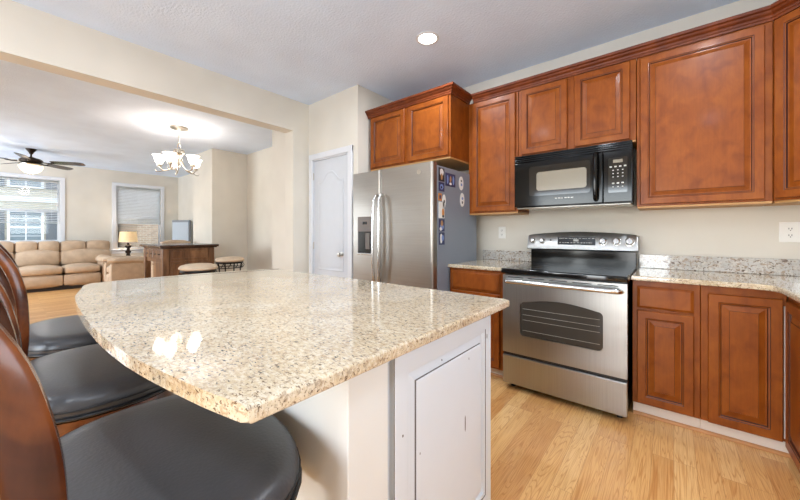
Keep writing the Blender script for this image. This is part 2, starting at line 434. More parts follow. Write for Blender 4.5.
wallbox('wall_dining_corner', -4.25, OX-0.181, 2.36, WY, 0, CH)
wallbox('wall_dining_north', -6.93, -4.251, 3.28, 3.45, 0, CH)
wallbox('wall_chase', -7.94, -6.931, 2.59, 3.45, 0, CH)
wallbox('wall_living_north', FX-0.12, -7.941, 3.32, 3.45, 0, CH)
# far wall with its two windows
wins = [(-0.55, 0.85, 1.0, 2.46), (1.89, 2.88, 0.78, 2.46)]
mb = MB(); ys = [SY, -0.55, 0.85, 1.89, 2.88, 3.32]
for a, b in ((ys[0], ys[1]), (ys[2], ys[3]), (ys[4], ys[5])): mb.box(FX-0.12, FX, a, b, 0, CH)
for y0, y1, z0, z1 in wins: mb.box(FX-0.12, FX, y0, y1, 0, z0); mb.box(FX-0.12, FX, y0, y1, z1, CH)
struct('wall_west', mb, 'wall')
# wall behind the camera, with openings made up for the added daylight
mb = MB(); mb.box(OX-0.18, -2.6, SY-0.12, SY, 0, CH); mb.box(0, WX+0.12, SY-0.12, SY, 0, CH); mb.box(-2.6, 0, SY-0.12, SY, 2.2, CH)
mb.box(FX-0.12, -10.8, SY-0.12, SY, 0, CH); mb.box(-8.2, OX-0.18, SY-0.12, SY, 0, CH)
mb.box(-10.8, -8.2, SY-0.12, SY, 0, 0.45); mb.box(-10.8, -8.2, SY-0.12, SY, 2.35, CH); struct('wall_south', mb, 'wall')
mb = MB(); mb.box(-3.62, -3.6, 2.505, 2.52, 0, 0.1)
struct('baseboard_west', MB().box(FX, FX+0.014, SY, 3.3, 0, 0.12, 0.003), 'white')
struct('baseboard_north', MB().box(-6.9, -4.26, 3.266, 3.28, 0, 0.12, 0.003), 'white')
struct('baseboard_chase', MB().box(-6.93, -6.916, 2.6, 3.26, 0, 0.12, 0.003), 'white')
mb.bm.free()

def window(name, y0, y1, z0, z1, drop, panes):
    """casing, sill, sashes, glass and a slatted blind let down to z=drop, in the far wall"""
    r = bpy.data.objects.new(name, None); COL.objects.link(r); r.location = (FX, (y0+y1)/2, z0); r['kind'] = 'structure'
    F = Face((FX, 0, 0), (0, 1, 0), (1, 0, 0)); c = 0.085
    mb = MB()
    mb.box(FX, FX+0.022, y0-c, y0, z0-0.02, z1+c, 0.004); mb.box(FX, FX+0.022, y1, y1+c, z0-0.02, z1+c, 0.004)
    mb.box(FX, FX+0.024, y0-c, y1+c, z1, z1+c, 0.004); mb.box(FX, FX+0.02, y0-c, y1+c, z0-0.13, z0-0.045, 0.004)
    mb.build('window_casing', 'white', r)
    MB().box(FX-0.1, FX+0.06, y0-c-0.02, y1+c+0.02, z0-0.045, z0-0.012, 0.006).build('window_sill', 'white', r)
    zm = (z0+z1)/2 - 0.01; s = 0.045
    for k, (a, b, dx) in enumerate(((z0-0.012, zm+0.025, -0.055), (zm-0.02, z1, -0.085))):
        mb = MB(); x0, x1 = FX+dx-0.012, FX+dx+0.012
        mb.box(x0, x1, y0, y0+s, a, b, 0.003); mb.box(x0, x1, y1-s, y1, a, b, 0.003)
        mb.box(x0, x1, y0+s, y1-s, a, a+s, 0.003); mb.box(x0, x1, y0+s, y1-s, b-s, b, 0.003)
        sash = mb.build('window_sash', 'white', r)
        MB().box(FX+dx-0.003, FX+dx+0.003, y0+s, y1-s, a+s, b-s).build('glass_pane', 'pane', sash)
    mb = MB(); z = z1-0.06
    mb.box(FX-0.035, FX-0.002, y0+0.005, y1-0.005, z1-0.05, z1, 0.003)
    while z > drop:
        M4 = Matrix.Translation((FX-0.018, 0, z)) @ Matrix.Rotation(math.radians(panes), 4, 'Y')
        mb.box(-0.022, 0.022, y0+0.01, y1-0.01, -0.0012, 0.0012, M4=M4); z -= 0.04
    mb.box(FX-0.03, FX-0.006, y0+0.01, y1-0.01, drop-0.02, drop, 0.003)
    bl = mb.build('window_blind', 'blind', r)
    mb = MB()
    for yy in (y0+0.14, y1-0.14): mb.box(FX+0.004, FX+0.006, yy, yy+0.003, drop, z1-0.04)
    mb.build('blind_cord', 'blind', bl)
    return r
window('window_1', *wins[0], 1.45, -12)
window('window_2', *wins[1], 1.47, -46)

# empty unseen door and window frames, made up for the added daylight lamps
mb = MB()
for a, b in ((-2.6, -2.54), (-1.33, -1.27), (-0.06, 0.0)): mb.box(a, b, SY-0.08, SY-0.03, 0, 2.2)
mb.box(-2.54, -0.06, SY-0.08, SY-0.03, 2.14, 2.2); struct('unseen_door_2', mb, 'white')
mb = MB()
for k in range(4): mb.box(-10.8+k*0.8467, -10.74+k*0.8467, SY-0.08, SY-0.03, 0.45, 2.35)
struct('unseen_window_3', mb, 'white')
mb = MB(); mb.box(WX+0.03, WX+0.08, 0.1, 0.16, 1.17, 2.07); mb.box(WX+0.03, WX+0.08, 1.34, 1.4, 1.17, 2.07); mb.box(WX+0.03, WX+0.08, 0.16, 1.34, 1.6, 1.64)
struct('unseen_window_4', mb, 'white')

# ------------------------------------------------------------------ pantry door
dr = bpy.data.objects.new('door_1', None); COL.objects.link(dr); dr.location = (-3.18, 2.52, 0); dr['kind'] = 'structure'
mb = MB()
F = FY(2.52)
mb.box(-3.597, -3.527, 2.498, 2.519, 0, 2.2, 0.006); mb.box(-2.85, -2.777, 2.498, 2.519, 0, 2.2, 0.006)
mb.box(-3.597, -2.777, 2.496, 2.519, 2.127, 2.2, 0.006)
mb.box(-3.54, -3.525, 2.519, 2.62, 0, 2.13); mb.box(-2.865, -2.85, 2.519, 2.62, 0, 2.13); mb.box(-3.525, -2.865, 2.519, 2.62, 2.115, 2.13)
mb.build('door_casing', 'white', dr)
mb = MB(); D = 2.528
mb.box(-3.522, -2.868, D, D+0.035, 0.012, 2.112, 0.003)
slab = mb.build('door_slab', 'door_white', dr)
def arch(u0, u1, v0, v1, rise, ins, w, F, n=14):
    pts = [F.p(u0+ins, v0+ins, w), F.p(u1-ins, v0+ins, w)]
    for k in range(n+1):
        t = k/n; u = (u1-ins)+((u0+ins)-(u1-ins))*t
        q = abs(t-0.5)*2
        z = v1-ins+rise*(1 if q < 0.08 else 0.5*(1+math.cos(PI*min(1, (q-0.08)/0.8))))
        pts.append(F.p(u, z, w))
    return pts
Fd = FY(D)
for (v0, v1, rise) in ((0.74, 1.84, 0.12), (0.12, 0.64, 0.0)):
    mb = MB(); mb.loops([arch(-3.44, -2.95, v0, v1, rise, i, w, Fd) for i, w in ((0, 0.0), (0.004, 0.006), (0.014, 0.007), (0.022, 0.002), (0.034, 0.001), (0.055, 0.007))], False, True)
    mb.build('door_panel', 'door_white', slab, True)
mb = MB(); K = Matrix.Translation((-2.975, D, 0.945)) @ Matrix.Rotation(PI/2, 4, 'X')
mb.lathe([(0.0, 0), (0.030, 0), (0.030, 0.006), (0.012, 0.010), (0.010, 0.03), (0.022, 0.036), (0.028, 0.048), (0.022, 0.062), (0.0, 0.066)], M4=K)
mb.build('door_knob', 'nickel', slab, True)
for z in (0.32, 1.04, 1.92):
    MB().tube([(-3.524, D-0.006, z-0.045), (-3.524, D-0.006, z+0.045)], 0.008).build('door_hinge', 'nickel', dr)
MB().box(-2.869, -2.866, D-0.003, D+0.02, 0.90, 0.99).build('latch_plate', 'nickel', dr)

# ------------------------------------------------------------------ cabinets
def door(F, u0, u1, v0, v1, parent, fw=0.058, t=0.021, mat='cab', gl='glaze', name='door', local=False, label=None):
    mb = MB().mat(mat); r = lambda i, w, *m: (u0+i, u1-i, v0+i, v1-i, w, *m)
    mb.rects(F, [r(0, 0), r(0, t-0.005), r(0.004, t), r(fw-0.012, t), r(fw-0.009, t-0.003, gl), r(fw-0.004, t-0.004), r(fw, t-0.012, gl)])
    d = mb.build(name, None, parent, local=local)
    mb = MB().mat(mat); f = fw+0.0005
    mb.rects(F, [r(f, 0.004), r(f, t-0.013), r(f+0.003, t-0.013, gl), r(f+0.032, t-0.004), r(f+0.0335, t-0.001, gl)])
    mb.build('door_panel', None, d, local=local)
    if label: d['label'] = label
    return d
def drawer_front(F, u0, u1, v0, v1, parent, t=0.021, mat='cab', gl='glaze'):
    mb = MB().mat(mat); r = lambda i, w, *m: (u0+i, u1-i, v0+i, v1-i, w, *m)
    mb.rects(F, [r(0, 0), r(0, t-0.009), r(0.003, t-0.007), r(0.014, t-0.001), r(0.016, t)])
    return mb.build('drawer', None, parent)
UF = 3.04; UZ0, UZ1 = 1.385, 2.52
GU = 'upper cabinets along the stove wall'
def upper(x0, x1, z0, z1, yf, doors, label):
    t = thing('wall_cabinet', label, 'cabinet', ((x0+x1)/2, yf, z0), group=GU)
    MB().box(x0+0.001, x1-0.001, yf, WY-0.004, z0+0.014, z1, 0.002, 1).build('cabinet_body', 'cab', t)
    MB().box(x0+0.004, x1-0.004, yf+0.002, WY-0.006, z0, z0+0.0135).build('bottom_panel', 'maple', t)
    for d in doors: door(FY(yf-0.0005), *d, t)
    return t
upper(-1.600, -1.09, UZ0, UZ1, UF, [(-1.55, -1.114, 1.412, 2.507)], 'tall narrow single door wall cabinet between refrigerator and microwave')
upper(-1.088, -0.20, 1.892, UZ1, UF, [(-1.058, -0.673, 1.916, 2.507), (-0.62, -0.238, 1.916, 2.507)], 'short two door wall cabinet mounted right above the microwave')
upper(-0.198, 0.49, UZ0, UZ1, UF, [(-0.176, 0.453, 1.412, 2.50)], 'widest wall cabinet with one large square door right of microwave')
# cabinet above the refrigerator
t = thing('refrigerator_cabinet', 'deep two door cabinet mounted above the stainless refrigerator', 'cabinet', (-2.13, 2.686, 1.913), group=GU)
MB().box(-2.666, -1.602, 2.686, WY-0.004, 1.925, 2.52, 0.002, 1).build('cabinet_body', 'cab', t)
MB().box(-2.662, -1.606, 2.688, WY-0.006, 1.911, 1.9245).build('bottom_panel', 'maple', t)
door(FY(2.6855), -2.640, -2.152, 1.94, 2.505, t); door(FY(2.6855), -2.10, -1.622, 1.94, 2.505, t)
# diagonal corner cabinet
L = 0.33
t = thing('corner_wall_cabinet', 'diagonal corner wall cabinet at the right edge of the photo', 'cabinet', (0.49, 3.04, UZ0), group=GU)
poly = [(0.4915, 3.04), (0.4915+L, 3.04-L), (WX-0.004, 3.04-L), (WX-0.004, WY-0.004), (0.4915, WY-0.004)]
MB().prism(poly, UZ0+0.014, UZ1).build('cabinet_body', 'cab', t)
MB().prism([(0.497, 3.047), (0.4915+L, 3.047-L+0.0), (WX-0.006, 3.047-L), (WX-0.006, WY-0.006), (0.497, WY-0.006)], UZ0, UZ0+0.0135).build('bottom_panel', 'maple', t)
Fd2 = Face((0.4915, 3.04, 0), (1, -1, 0), (-1, -1, 0))
door(Fd2, 0.018, L*1.414-0.018, 1.412, 2.507, t)
CR = [(0.0, 2.508), (0.010, 2.508), (0.012, 2.522), (0.017, 2.526), (0.020, 2.538), (0.034, 2.550), (0.040, 2.562), (0.052, 2.568), (0.056, 2.586), (0.0, 2.586)]
CRa = [(w+0.0015, z+0.008) for w, z in CR]
o = MB().sweep([(-1.543, UF), (0.4915, UF), (0.8215, UF-0.33)], CRa).build('crown_moulding', 'cab_rail')
tag(o, 'long brown crown moulding running above the microwave cabinets to the corner', 'moulding', 'crown mouldings')
o = MB().sweep([(-2.695, 2.685), (-1.601, 2.685), (-1.601, UF-0.001)], CRa).build('crown_moulding', 'cab_rail')
tag(o, 'short brown crown moulding wrapping the cabinet over the refrigerator', 'moulding', 'crown mouldings')

# ------------------------------------------------------------------ base cabinets, worktops, splashes
BF = 2.72; CT = 0.915; CB = 0.883
GB = 'base cabinets'
t = thing('base_cabinet', 'base cabinet with drawer between refrigerator and stove', 'cabinet', (-1.31, BF, 0), group=GB)
yL = 2.635
MB().box(-1.578, -1.045, yL, WY-0.004, 0.075, CB-0.001, 0.002, 1).build('cabinet_body', 'cab', t)
MB().box(-1.576, -1.047, yL+0.055, yL+0.075, 0.001, 0.0745).build('toe_kick', 'toe', t)
drawer_front(FY(yL-0.0005), -1.55, -1.095, 0.70, 0.862, t); door(FY(yL-0.0005), -1.55, -1.095, 0.095, 0.683, t)
t = thing('base_cabinet', 'base cabinet with one drawer over a door, right of the stove', 'cabinet', (-0.03, BF, 0), group=GB)
MB().box(-0.200, 0.139, BF, WY-0.004, 0.078, CB-0.001, 0.002, 1).build('cabinet_body', 'cab', t)
MB().box(-0.198, 0.139, BF+0.022, BF+0.042, 0.001, 0.0775).build('toe_kick', 'toe', t)
drawer_front(FY(BF-0.0005), -0.174, 0.11, 0.702, 0.845, t); door(FY(BF-0.0005), -0.174, 0.11, 0.086, 0.686, t)
t = thing('base_cabinet', 'corner base cabinet with one tall full height door', 'cabinet', (0.3, BF, 0), group=GB)
MB().box(0.141, 0.489, BF, WY-0.004, 0.078, CB-0.001, 0.002, 1).build('cabinet_body', 'cab', t)
MB().box(0.141, 0.50, BF+0.022, BF+0.042, 0.001, 0.0775).build('toe_kick', 'toe', t)
door(FY(BF-0.0005), 0.173, 0.472, 0.080, 0.836, t)
MB().box(0.4765, 0.4815, BF-0.018, BF-0.001, 0.10, 0.80).build('filler_strip', 'toe', t)
XR = 0.492
t = thing('base_cabinet', 'base cabinet turned along the right wall, cut by the photo edge', 'cabinet', (XR, 2.3, 0), group=GB)
MB().box(XR, WX-0.004, 1.9, 2.715, 0.078, CB-0.001, 0.002, 1).build('cabinet_body', 'cab', t)
MB().box(XR+0.035, XR+0.055, 1.9, 2.71, 0.001, 0.0775).build('toe_kick', 'toe', t)
FR = Face((XR-0.0005, 0, 0), (0, -1, 0), (-1, 0, 0))
door(FR, -2.655, -2.30, 0.080, 0.836, t); door(FR, -2.27, -1.92, 0.080, 0.836, t)
for x0, x1, y, nm in ((-0.198, 0.525, BF+0.022, 1), (-1.57, -1.05, yL+0.055, 0)):
    o = MB().loops([[Vector((x, y-w, z)) for w, z in ((0.0008, 0.0005), (0.016, 0.0005), (0.015, 0.009), (0.010, 0.015), (0.0008, 0.018))] for x in (x0, x1)]).build('shoe_moulding', 'shoe')
    tag(o, 'thin oak shoe moulding on the floor right of the stove' if nm else 'thin oak shoe moulding on the floor left of the stove', 'moulding', 'shoe mouldings')

def slab_poly(pts, z0, z1, b=0.007): return MB().prism(pts, z0, z1, b, 3)
GW = 'granite worktops'
o = slab_poly([(-1.583, 2.605), (-1.036, 2.605), (-1.036, WY-0.003), (-1.583, WY-0.003)], CB, CT).build('worktop', 'granite', smooth=True, angle=20)
tag(o, 'short granite worktop between refrigerator and stove', 'worktop', GW)
o = slab_poly([(-0.2045, 2.68), (0.36, 2.68), (0.425, 2.645), (0.445, 2.58), (0.445, 1.9), (WX-0.003, 1.9), (WX-0.003, WY-0.003), (-0.2045, WY-0.003)], CB, CT).build('worktop', 'granite', smooth=True, angle=20)
tag(o, 'speckled granite worktop right of the stove, turning the corner', 'worktop', GW)
o = MB().box(-1.583, -1.045, WY-0.024, WY-0.003, CT+0.0005, 1.018, 0.003).build('backsplash', 'granite_grey')
tag(o, 'low granite backsplash strip left of the stove', 'backsplash', 'granite backsplash strips')
o = MB().box(-0.200, WX-0.026, WY-0.024, WY-0.003, CT+0.0005, 1.026, 0.003).build('backsplash', 'granite_grey')
tag(o, 'long low granite backsplash strip right of the stove', 'backsplash', 'granite backsplash strips')

# ------------------------------------------------------------------ island
bow = catmull([(-0.533, 0.2555, 0), (-0.70, 0.222, 0), (-1.0, 0.183, 0), (-1.35, 0.170, 0), (-1.75, 0.180, 0), (-2.05, 0.200, 0), (-2.26, 0.236, 0), (-2.45, 0.272, 0), (-2.515, 0.292, 0), (-2.55, 0.335, 0), (-2.565, 0.60, 0), (-2.548, 0.9, 0), (-2.525, 1.15, 0), (-2.485, 1.29, 0), (-2.39, 1.368, 0), (-2.24, 1.385, 0), (-0.545, 1.385, 0)], 5)
poly = [(-0.53, 1.372)] + [(-0.53, 0.262)] + [(p.x, p.y) for p in bow]
o = MB().prism(poly, CB, CT, 0.008, 3).build('island_worktop', 'granite', smooth=True, angle=20)
tag(o, 'large cream granite island worktop with bowed front edge', 'worktop')
IX = -0.59
t = thing('island_cabinet', 'distressed off-white island cabinet under the large granite worktop', 'island', (-1.5, 0.97, 0))
MB().mat('isl_white').box(-2.35, IX, 0.662, 1.285, 0.09, CB-0.001, 0.002, 1).build('cabinet_body', None, t)
MB().mat('isl_white').box(-2.32, IX-0.05, 0.662, 1.22, 0.001, 0.0895).build('toe_kick', None, t)
FI = Face((IX+0.0005, 0, 0), (0, 1, 0), (1, 0, 0))
def isl_panel(F, u0, u1, v0, v1, parent):
    mb = MB().mat('isl_white'); r = lambda a, w, *m: (u0+a, u1-a, v0+a, v1-a, w, *m)
    mb.rects(F, [r(0, 0), r(0, 0.016), r(0.0015, 0.018, 'isl_glaze'), r(0.004, 0.020), r(0.050, 0.020), r(0.0515, 0.0175, 'isl_glaze'), r(0.062, 0.017), r(0.066, 0.008)])
    d = mb.build('end_panel', None, parent)
    mb = MB().mat('isl_white'); f = 0.067
    mb.rects(F, [r(f, 0.002), r(f, 0.007), r(f+0.028, 0.014), r(f+0.0292, 0.019, 'isl_glaze'), r(f+0.034, 0.0205)])
    mb.build('raised_field', None, d); return d
ep = isl_panel(FI, 0.667, 1.276, 0.115, 0.866, t)
for (u, v, a, b) in ((1.055, 0.515, 0.0035, 0.030), (1.236, 0.785, 0.003, 0.010), (1.083, 0.74, 0.002, 0.005), (0.70, 0.64, 0.003, 0.004), (0.9, 0.79, 0.002, 0.003), (0.78, 0.55, 0.002, 0.004)):
    MB().loops([[FI.p(u+a*math.cos(q*PI/4)*(1+0.2*math.sin(3*q)), v+b*math.sin(q*PI/4), w) for q in range(8)] for w in (0.0192, 0.0209)]).build('wear_chip', 'isl_glaze', ep)
for k in range(3):                      # doors on the far side
    u0 = 0.66+k*0.56
    door(Face((0, 1.2855, 0), (-1, 0, 0), (0, 1, 0)), u0, u0+0.53, 0.12, 0.86, t, mat='isl_white', gl='isl_glaze')
o = MB().box(-2.35, -0.57, 0.502, 0.640, 0.0005, CB-0.001, 0.002, 1).build('wall_island', 'wallwhite'); o['kind'] = 'structure'

# ------------------------------------------------------------------ stove
t = thing('kitchen_range', 'stainless steel electric range with black glass top and oven window', 'stove', (-0.62, 2.53, 0))
sx0, sx1 = -1.028, -0.213
MB().box(sx0+0.004, sx1-0.002, 2.565, 3.29, 0.035, 0.885, 0.003, 1).build('range_body', 'black', t)
for x in (sx0+0.05, sx1-0.05):
    for y in (2.62, 3.2): MB().lathe([(0.018, 0.0005), (0.018, 0.034)], (x, y, 0), 10).build('foot', 'blackmat', t)
mb = MB(); mb.box(sx0-0.003, sx1+0.0055, 2.492, 3.225, 0.886, 0.924, 0.007, 3); ct = mb.build('cooktop', 'ceramic', t, True)
for x, y, r in ((-0.84, 2.70, 0.085), (-0.41, 2.71, 0.105), (-0.83, 3.02, 0.105), (-0.42, 3.02, 0.08)):
    MB().lathe([(r, 0.9242), (r, 0.9247), (r-0.003, 0.9247), (r-0.003, 0.9242)], (x, y, 0), 40, caps=False).build('burner_ring', 'ring', ct)
# door
Fs = FY(2.525)
mb = MB()
def rr(u0, u1, v0, v1, rad, w, F, archh=0.0, n=5):
    pts = []
    for cx, cy, a0 in ((u1-rad, v0+rad, -PI/2), (u1-rad, v1-rad, 0), (u0+rad, v1-rad, PI/2), (u0+rad, v0+rad, PI)):
        if a0 == PI/2 and archh:
            for k in range(1, 12):
                q = k/12; u = (u1-rad)+(u0-u1+2*rad)*q; pts.append(F.p(u, v1+archh*math.sin(PI*q), w))
        for k in range(n+1):
            a = a0+PI/2*k/n; pts.append(F.p(cx+rad*math.cos(a), cy+rad*math.sin(a), w))
    return pts
def panel_with_hole(u0, u1, v0, v1, hole, F, t0, t1, mbx):
    """rounded slab face with a cut-out given as a loop maker hole(w)"""
    H = hole(t1); n = len(H); c = sum(H, Vector())/n
    def outer(w):
        out = []
        for h in H:
            du = (h-c).dot(F.u); dv = (h-c).z; cu = (c-F.o).dot(F.u); cv = c.z-F.o.z
            su = ((u1-cu)/du if du > 0 else (u0-cu)/du) if abs(du) > 1e-9 else 1e9
            sv = ((v1-cv)/dv if dv > 0 else (v0-cv)/dv) if abs(dv) > 1e-9 else 1e9
            k = min(su, sv); out.append([cu+du*k, cv+dv*k])
        for cu_, cv_ in ((u0, v0), (u1, v0), (u1, v1), (u0, v1)):     # snap the nearest sample to each corner
            i = min(range(n), key=lambda i: (out[i][0]-cu_)**2+(out[i][1]-cv_)**2); out[i] = [cu_, cv_]
        return [F.p(a, b, w) for a, b in out]
    mbx.loops([hole(t0), outer(t0), outer(t1-0.003), [p for p in outer(t1)], hole(t1), hole(t0)], False, False)
    bmesh.ops.remove_doubles(mbx.bm, verts=mbx.bm.verts[:], dist=1e-6)
hole = lambda w: rr(-0.893, -0.345, 0.412, 0.672, 0.03, w, Face((0, 2.565, 0), (1, 0, 0), (0, -1, 0)), 0.032)
mb = MB().mat('steel_v'); panel_with_hole(sx0, sx1, 0.268, 0.872, hole, Face((0, 2.565, 0), (1, 0, 0), (0, -1, 0)), 0.0, 0.04, mb)
od = mb.build('oven_door', None, t, True)
MB().loops([rr(-0.892, -0.346, 0.413, 0.671, 0.03, w, Face((0, 2.565, 0), (1, 0, 0), (0, -1, 0)), 0.032) for w in (0.008, 0.033)]).build('oven_window', 'ovenwin', od)
mb = MB()
for z in (0.455, 0.535, 0.575, 0.62): mb.tube([(-0.875, 2.5315, z), (-0.365, 2.5315, z)], 0.0013, 5)
mb.build('oven_rack', 'oven_rack', od)
mb = MB()
for k in range(5):
    x = -0.985+k*0.152; mb.box(x, x+0.118, 2.5235, 2.53, 0.853, 0.859)
mb.build('vent_slots', 'blackmat', od)
mb = MB()
hp = catmull([(-0.995, 2.530, 0.822), (-0.985, 2.49, 0.826), (-0.955, 2.474, 0.828), (-0.80, 2.466, 0.829), (-0.62, 2.463, 0.829), (-0.44, 2.466, 0.829), (-0.285, 2.474, 0.828), (-0.255, 2.49, 0.826), (-0.245, 2.530, 0.822)], 5)
mb.tube(hp, 0.018, 12); mb.build('door_handle', 'chrome', od, True)
MB().box(sx0, sx1, 2.525, 2.566, 0.045, 0.246, 0.004).build('storage_drawer', 'steel_v', t)
MB().box(sx0+0.002, sx1-0.002, 2.535, 2.563, 0.247, 0.267).build('drawer_gap', 'blackmat', t)
# backguard
mb = MB(); MB().box(sx0-0.006, sx1, 3.226, 3.318, 0.905, 1.046, 0.003).build('backguard_base', 'black', t)
prof = []
NB = 16
def bg_loop(k):
    q = k/NB; x = (sx0-0.035)+(sx1+0.012-(sx0-0.035))*q; zt = 1.184+0.026*math.sin(PI*q)
    e = min(q, 1-q); 
    if e < 0.02: zt -= 0.003
    if q in (0, 1): zt -= 0.010
    return [Vector(p) for p in ((x, 3.322, 1.048), (x, 3.215, 1.048), (x, 3.205, 1.056), (x, 3.232, zt-0.006), (x, 3.238, zt), (x, 3.322, zt))]
qs = [0, 0.3] + list(range(1, NB)) + [NB-0.3, NB]
cp = MB().loops([bg_loop(k) for k in qs]).build('control_panel', 'steel_v', t, True)
def on_bg(x, z, w):    # point on the tilted front of the backguard
    q = (z-1.056)/(0.122+0.026*math.sin(PI*(x-sx0+0.035)/(sx1-sx0+0.047))); return Vector((x, 3.205+0.027*q-w, z))
def bgmat(x, z):
    return Matrix.Translation(on_bg(x, z, 0)) @ Matrix.Rotation(PI/2-math.atan2(0.03, 0.112), 4, 'X')
MB().loops([[on_bg(x, z, w) for x, z in ((-0.795, 1.096), (-0.495, 1.096), (-0.495, 1.165), (-0.795, 1.165))] for w in (-0.002, 0.004)]).build('display', 'lcd', cp)
mb = MB(); random.seed(4)
for z in (1.150, 1.112):
    x = -0.78
    while x < -0.515:
        w_ = random.uniform(0.006, 0.02); mb.loops([[on_bg(a, b, w) for a, b in ((x, z), (x+w_, z), (x+w_, z+0.005), (x, z+0.005))] for w in (0.0035, 0.0048)]); x += w_+random.uniform(0.004, 0.014)
mb.loops([[on_bg(a, b, w) for a, b in ((-0.665, 1.126), (-0.625, 1.126), (-0.625, 1.144), (-0.665, 1.144))] for w in (0.0035, 0.0048)])
mb.build('display_print', 'btn', cp)
for x, r in ((-1.015, 0.019), (-0.930, 0.019), (-0.440, 0.026), (-0.345, 0.026), (-0.255, 0.028)):
    T = bgmat(x, 1.125)
    kn = MB().lathe([(r*1.25, 0), (r*1.25, 0.004), (r, 0.006), (r*0.9, 0.028), (r*0.75, 0.032), (0, 0.033)], n=20, M4=T).build('control_knob', 'chrome', cp, True)
    MB().box(-0.005, 0.005, -r*0.95, r*0.95, 0.03, 0.040, 0.002, M4=T).build('knob_grip', 'chrome', kn)
MB().lathe([(0.007, 0), (0.007, 0.003), (0, 0.003)], n=12, M4=bgmat(-0.855, 1.135)).build('indicator_light', 'blackmat', cp)
MB().lathe([(0.008, 0), (0.008, 0.002), (0.006, 0.002), (0.006, 0.0)], n=16, M4=bgmat(-0.642, 1.077), caps=False).build('round_emblem', 'btn', cp)

# ------------------------------------------------------------------ microwave
t = thing('microwave', 'black over-the-range microwave under the short two door cabinet', 'microwave', (-0.64, 2.93, 1.42))
mx0, mx1, my = -1.085, -0.216, 2.93
MB().box(mx0+0.002, mx1-0.002, my+0.045, WY-0.004, 1.425, 1.884, 0.003).build('microwave_body', 'black', t)
mb = MB()
mb.box(mx0, mx1, my+0.02, my+0.046, 1.822, 1.886)
for k in range(4): mb.box(mx0, mx1, my-0.002, my+0.022, 1.826+k*0.016, 1.835+k*0.016, 0.002)
mb.build('vent_grille', 'black', t)
mb = MB(); mb.box(mx0, -0.404, my, my+0.044, 1.432, 1.818, 0.005); md = mb.build('microwave_door', 'black', t)
Fm = FY(my)
MB().loops([rr(-0.955, -0.485, 1.520, 1.775, 0.02, w, Fm) for w in (-0.004, 0.0022)]).build('smoked_glass', 'mglass', md)
MB().loops([rr(-0.893, -0.512, 1.562, 1.722, 0.022, w, Fm) for w in (0.001, 0.0038)]).build('microwave_window', 'mwin', md)
hp = catmull([(-0.447, my+0.002, 1.815), (-0.447, my-0.030, 1.800), (-0.447, my-0.042, 1.74), (-0.447, my-0.046, 1.65), (-0.447, my-0.042, 1.54), (-0.447, my-0.030, 1.475), (-0.447, my+0.002, 1.46)], 5)
MB().tube(hp, 0.017, 10).build('door_handle', 'black', md, True)
mb = MB()
for k, w_ in enumerate((0.02, 0.02, 0.014, 0.02, 0.016, 0.02)): x = -0.745+k*0.024; mb.box(x, x+w_*0.9, my-0.0015, my+0.001, 1.486, 1.494)
mb.build('small_print', 'btn', md)
mb = MB(); mb.box(-0.400, mx1, my, my+0.044, 1.432, 1.818, 0.005); cp = mb.build('control_panel', 'black', t)
MB().loops([rr(-0.366, -0.246, 1.505, 1.768, 0.008, w, Fm) for w in (-0.002, 0.0015)]).build('key_field', 'mglass', cp)
MB().box(-0.335, -0.275, my-0.0028, my, 1.728, 1.752).build('display', 'mwin', cp)
for r_, n_ in ((0, 4), (1, 3), (2, 3), (3, 3), (5, 3), (6, 3)):
    for k in range(n_):
        w_ = 0.015 if r_ in (0, 5) else 0.009; x = -0.305+(k-(n_-1)/2)*0.03; z = 1.695-r_*0.025
        MB().box(x-w_/2, x+w_/2, my-0.0028, my, z, z+(0.010 if r_ in (0, 5) else 0.007), 0.001).build('key', 'btn', cp)
MB().box(mx0+0.02, mx1-0.01, my+0.01, my+0.30, 1.412, 1.4245, 0.004).build('underside_light_panel', 'mwin', t)

# ------------------------------------------------------------------ refrigerator
t = thing('refrigerator', 'side by side stainless refrigerator with grey sides and photo magnets', 'refrigerator', (-2.13, 2.5, 0))
fx0, fx1, fy = -2.622, -1.590, 2.365
MB().box(fx0+0.006, fx1, fy+0.075, 3.20, 0.03, 1.803, 0.006).build('refrigerator_body', 'fridge_side', t)
MB().box(fx0+0.03, fx1-0.02, fy+0.06, 3.15, 0.0005, 0.03).build('base_grille', 'blackmat', t)
def fdoor(x0, x1, label):
    mb = MB()
    def loop(z, i):
        P = []
        for cx, cy, a0, rd in ((x1-0.022, fy+0.03+0.0, -PI/2, 0.022), (x0+0.022, fy+0.03, PI, 0.022)):
            for k in range(6):
                a = a0+PI/2*k/5 if a0 == -PI/2 else a0+PI/2*k/5
                P.append((cx+(rd)*math.cos(a), cy-0.008+rd*math.sin(a)))
        c = P[:6]; d = P[6:]
        q = c+[(x1, fy+0.068), (x0, fy+0.068)]+d
        return [Vector((x*(1)+(0), y, z)) for x, y in q]
    mb.loops([loop(0.045, 0), loop(1.824, 0)]); 
    o = mb.build('refrigerator_door', 'steel', t, True); o['label'] = label; return o
xs = -2.213
fl = fdoor(fx0, xs-0.003, 'narrow freezer door with water dispenser'); fr = fdoor(xs+0.003, fx1, 'wide right refrigerator door')
for xa, d_ in ((-2.246, fl), (-2.178, fr)):
    o_ = 0.018 if d_ is fr else -0.012
    hp = catmull([(xa, fy+0.003, 1.575), (xa, fy-0.035, 1.560), (xa, fy-0.058, 1.50), (xa+o_*0.4, fy-0.066, 1.30), (xa+o_*0.4, fy-0.068, 1.12), (xa+o_*0.4, fy-0.066, 0.92), (xa, fy-0.058, 0.76), (xa, fy-0.035, 0.70), (xa, fy+0.003, 0.685)], 6)
    MB().tube(hp, 0.0145, 12).build('door_handle', 'chrome', d_, True)
Ff = FY(fy)
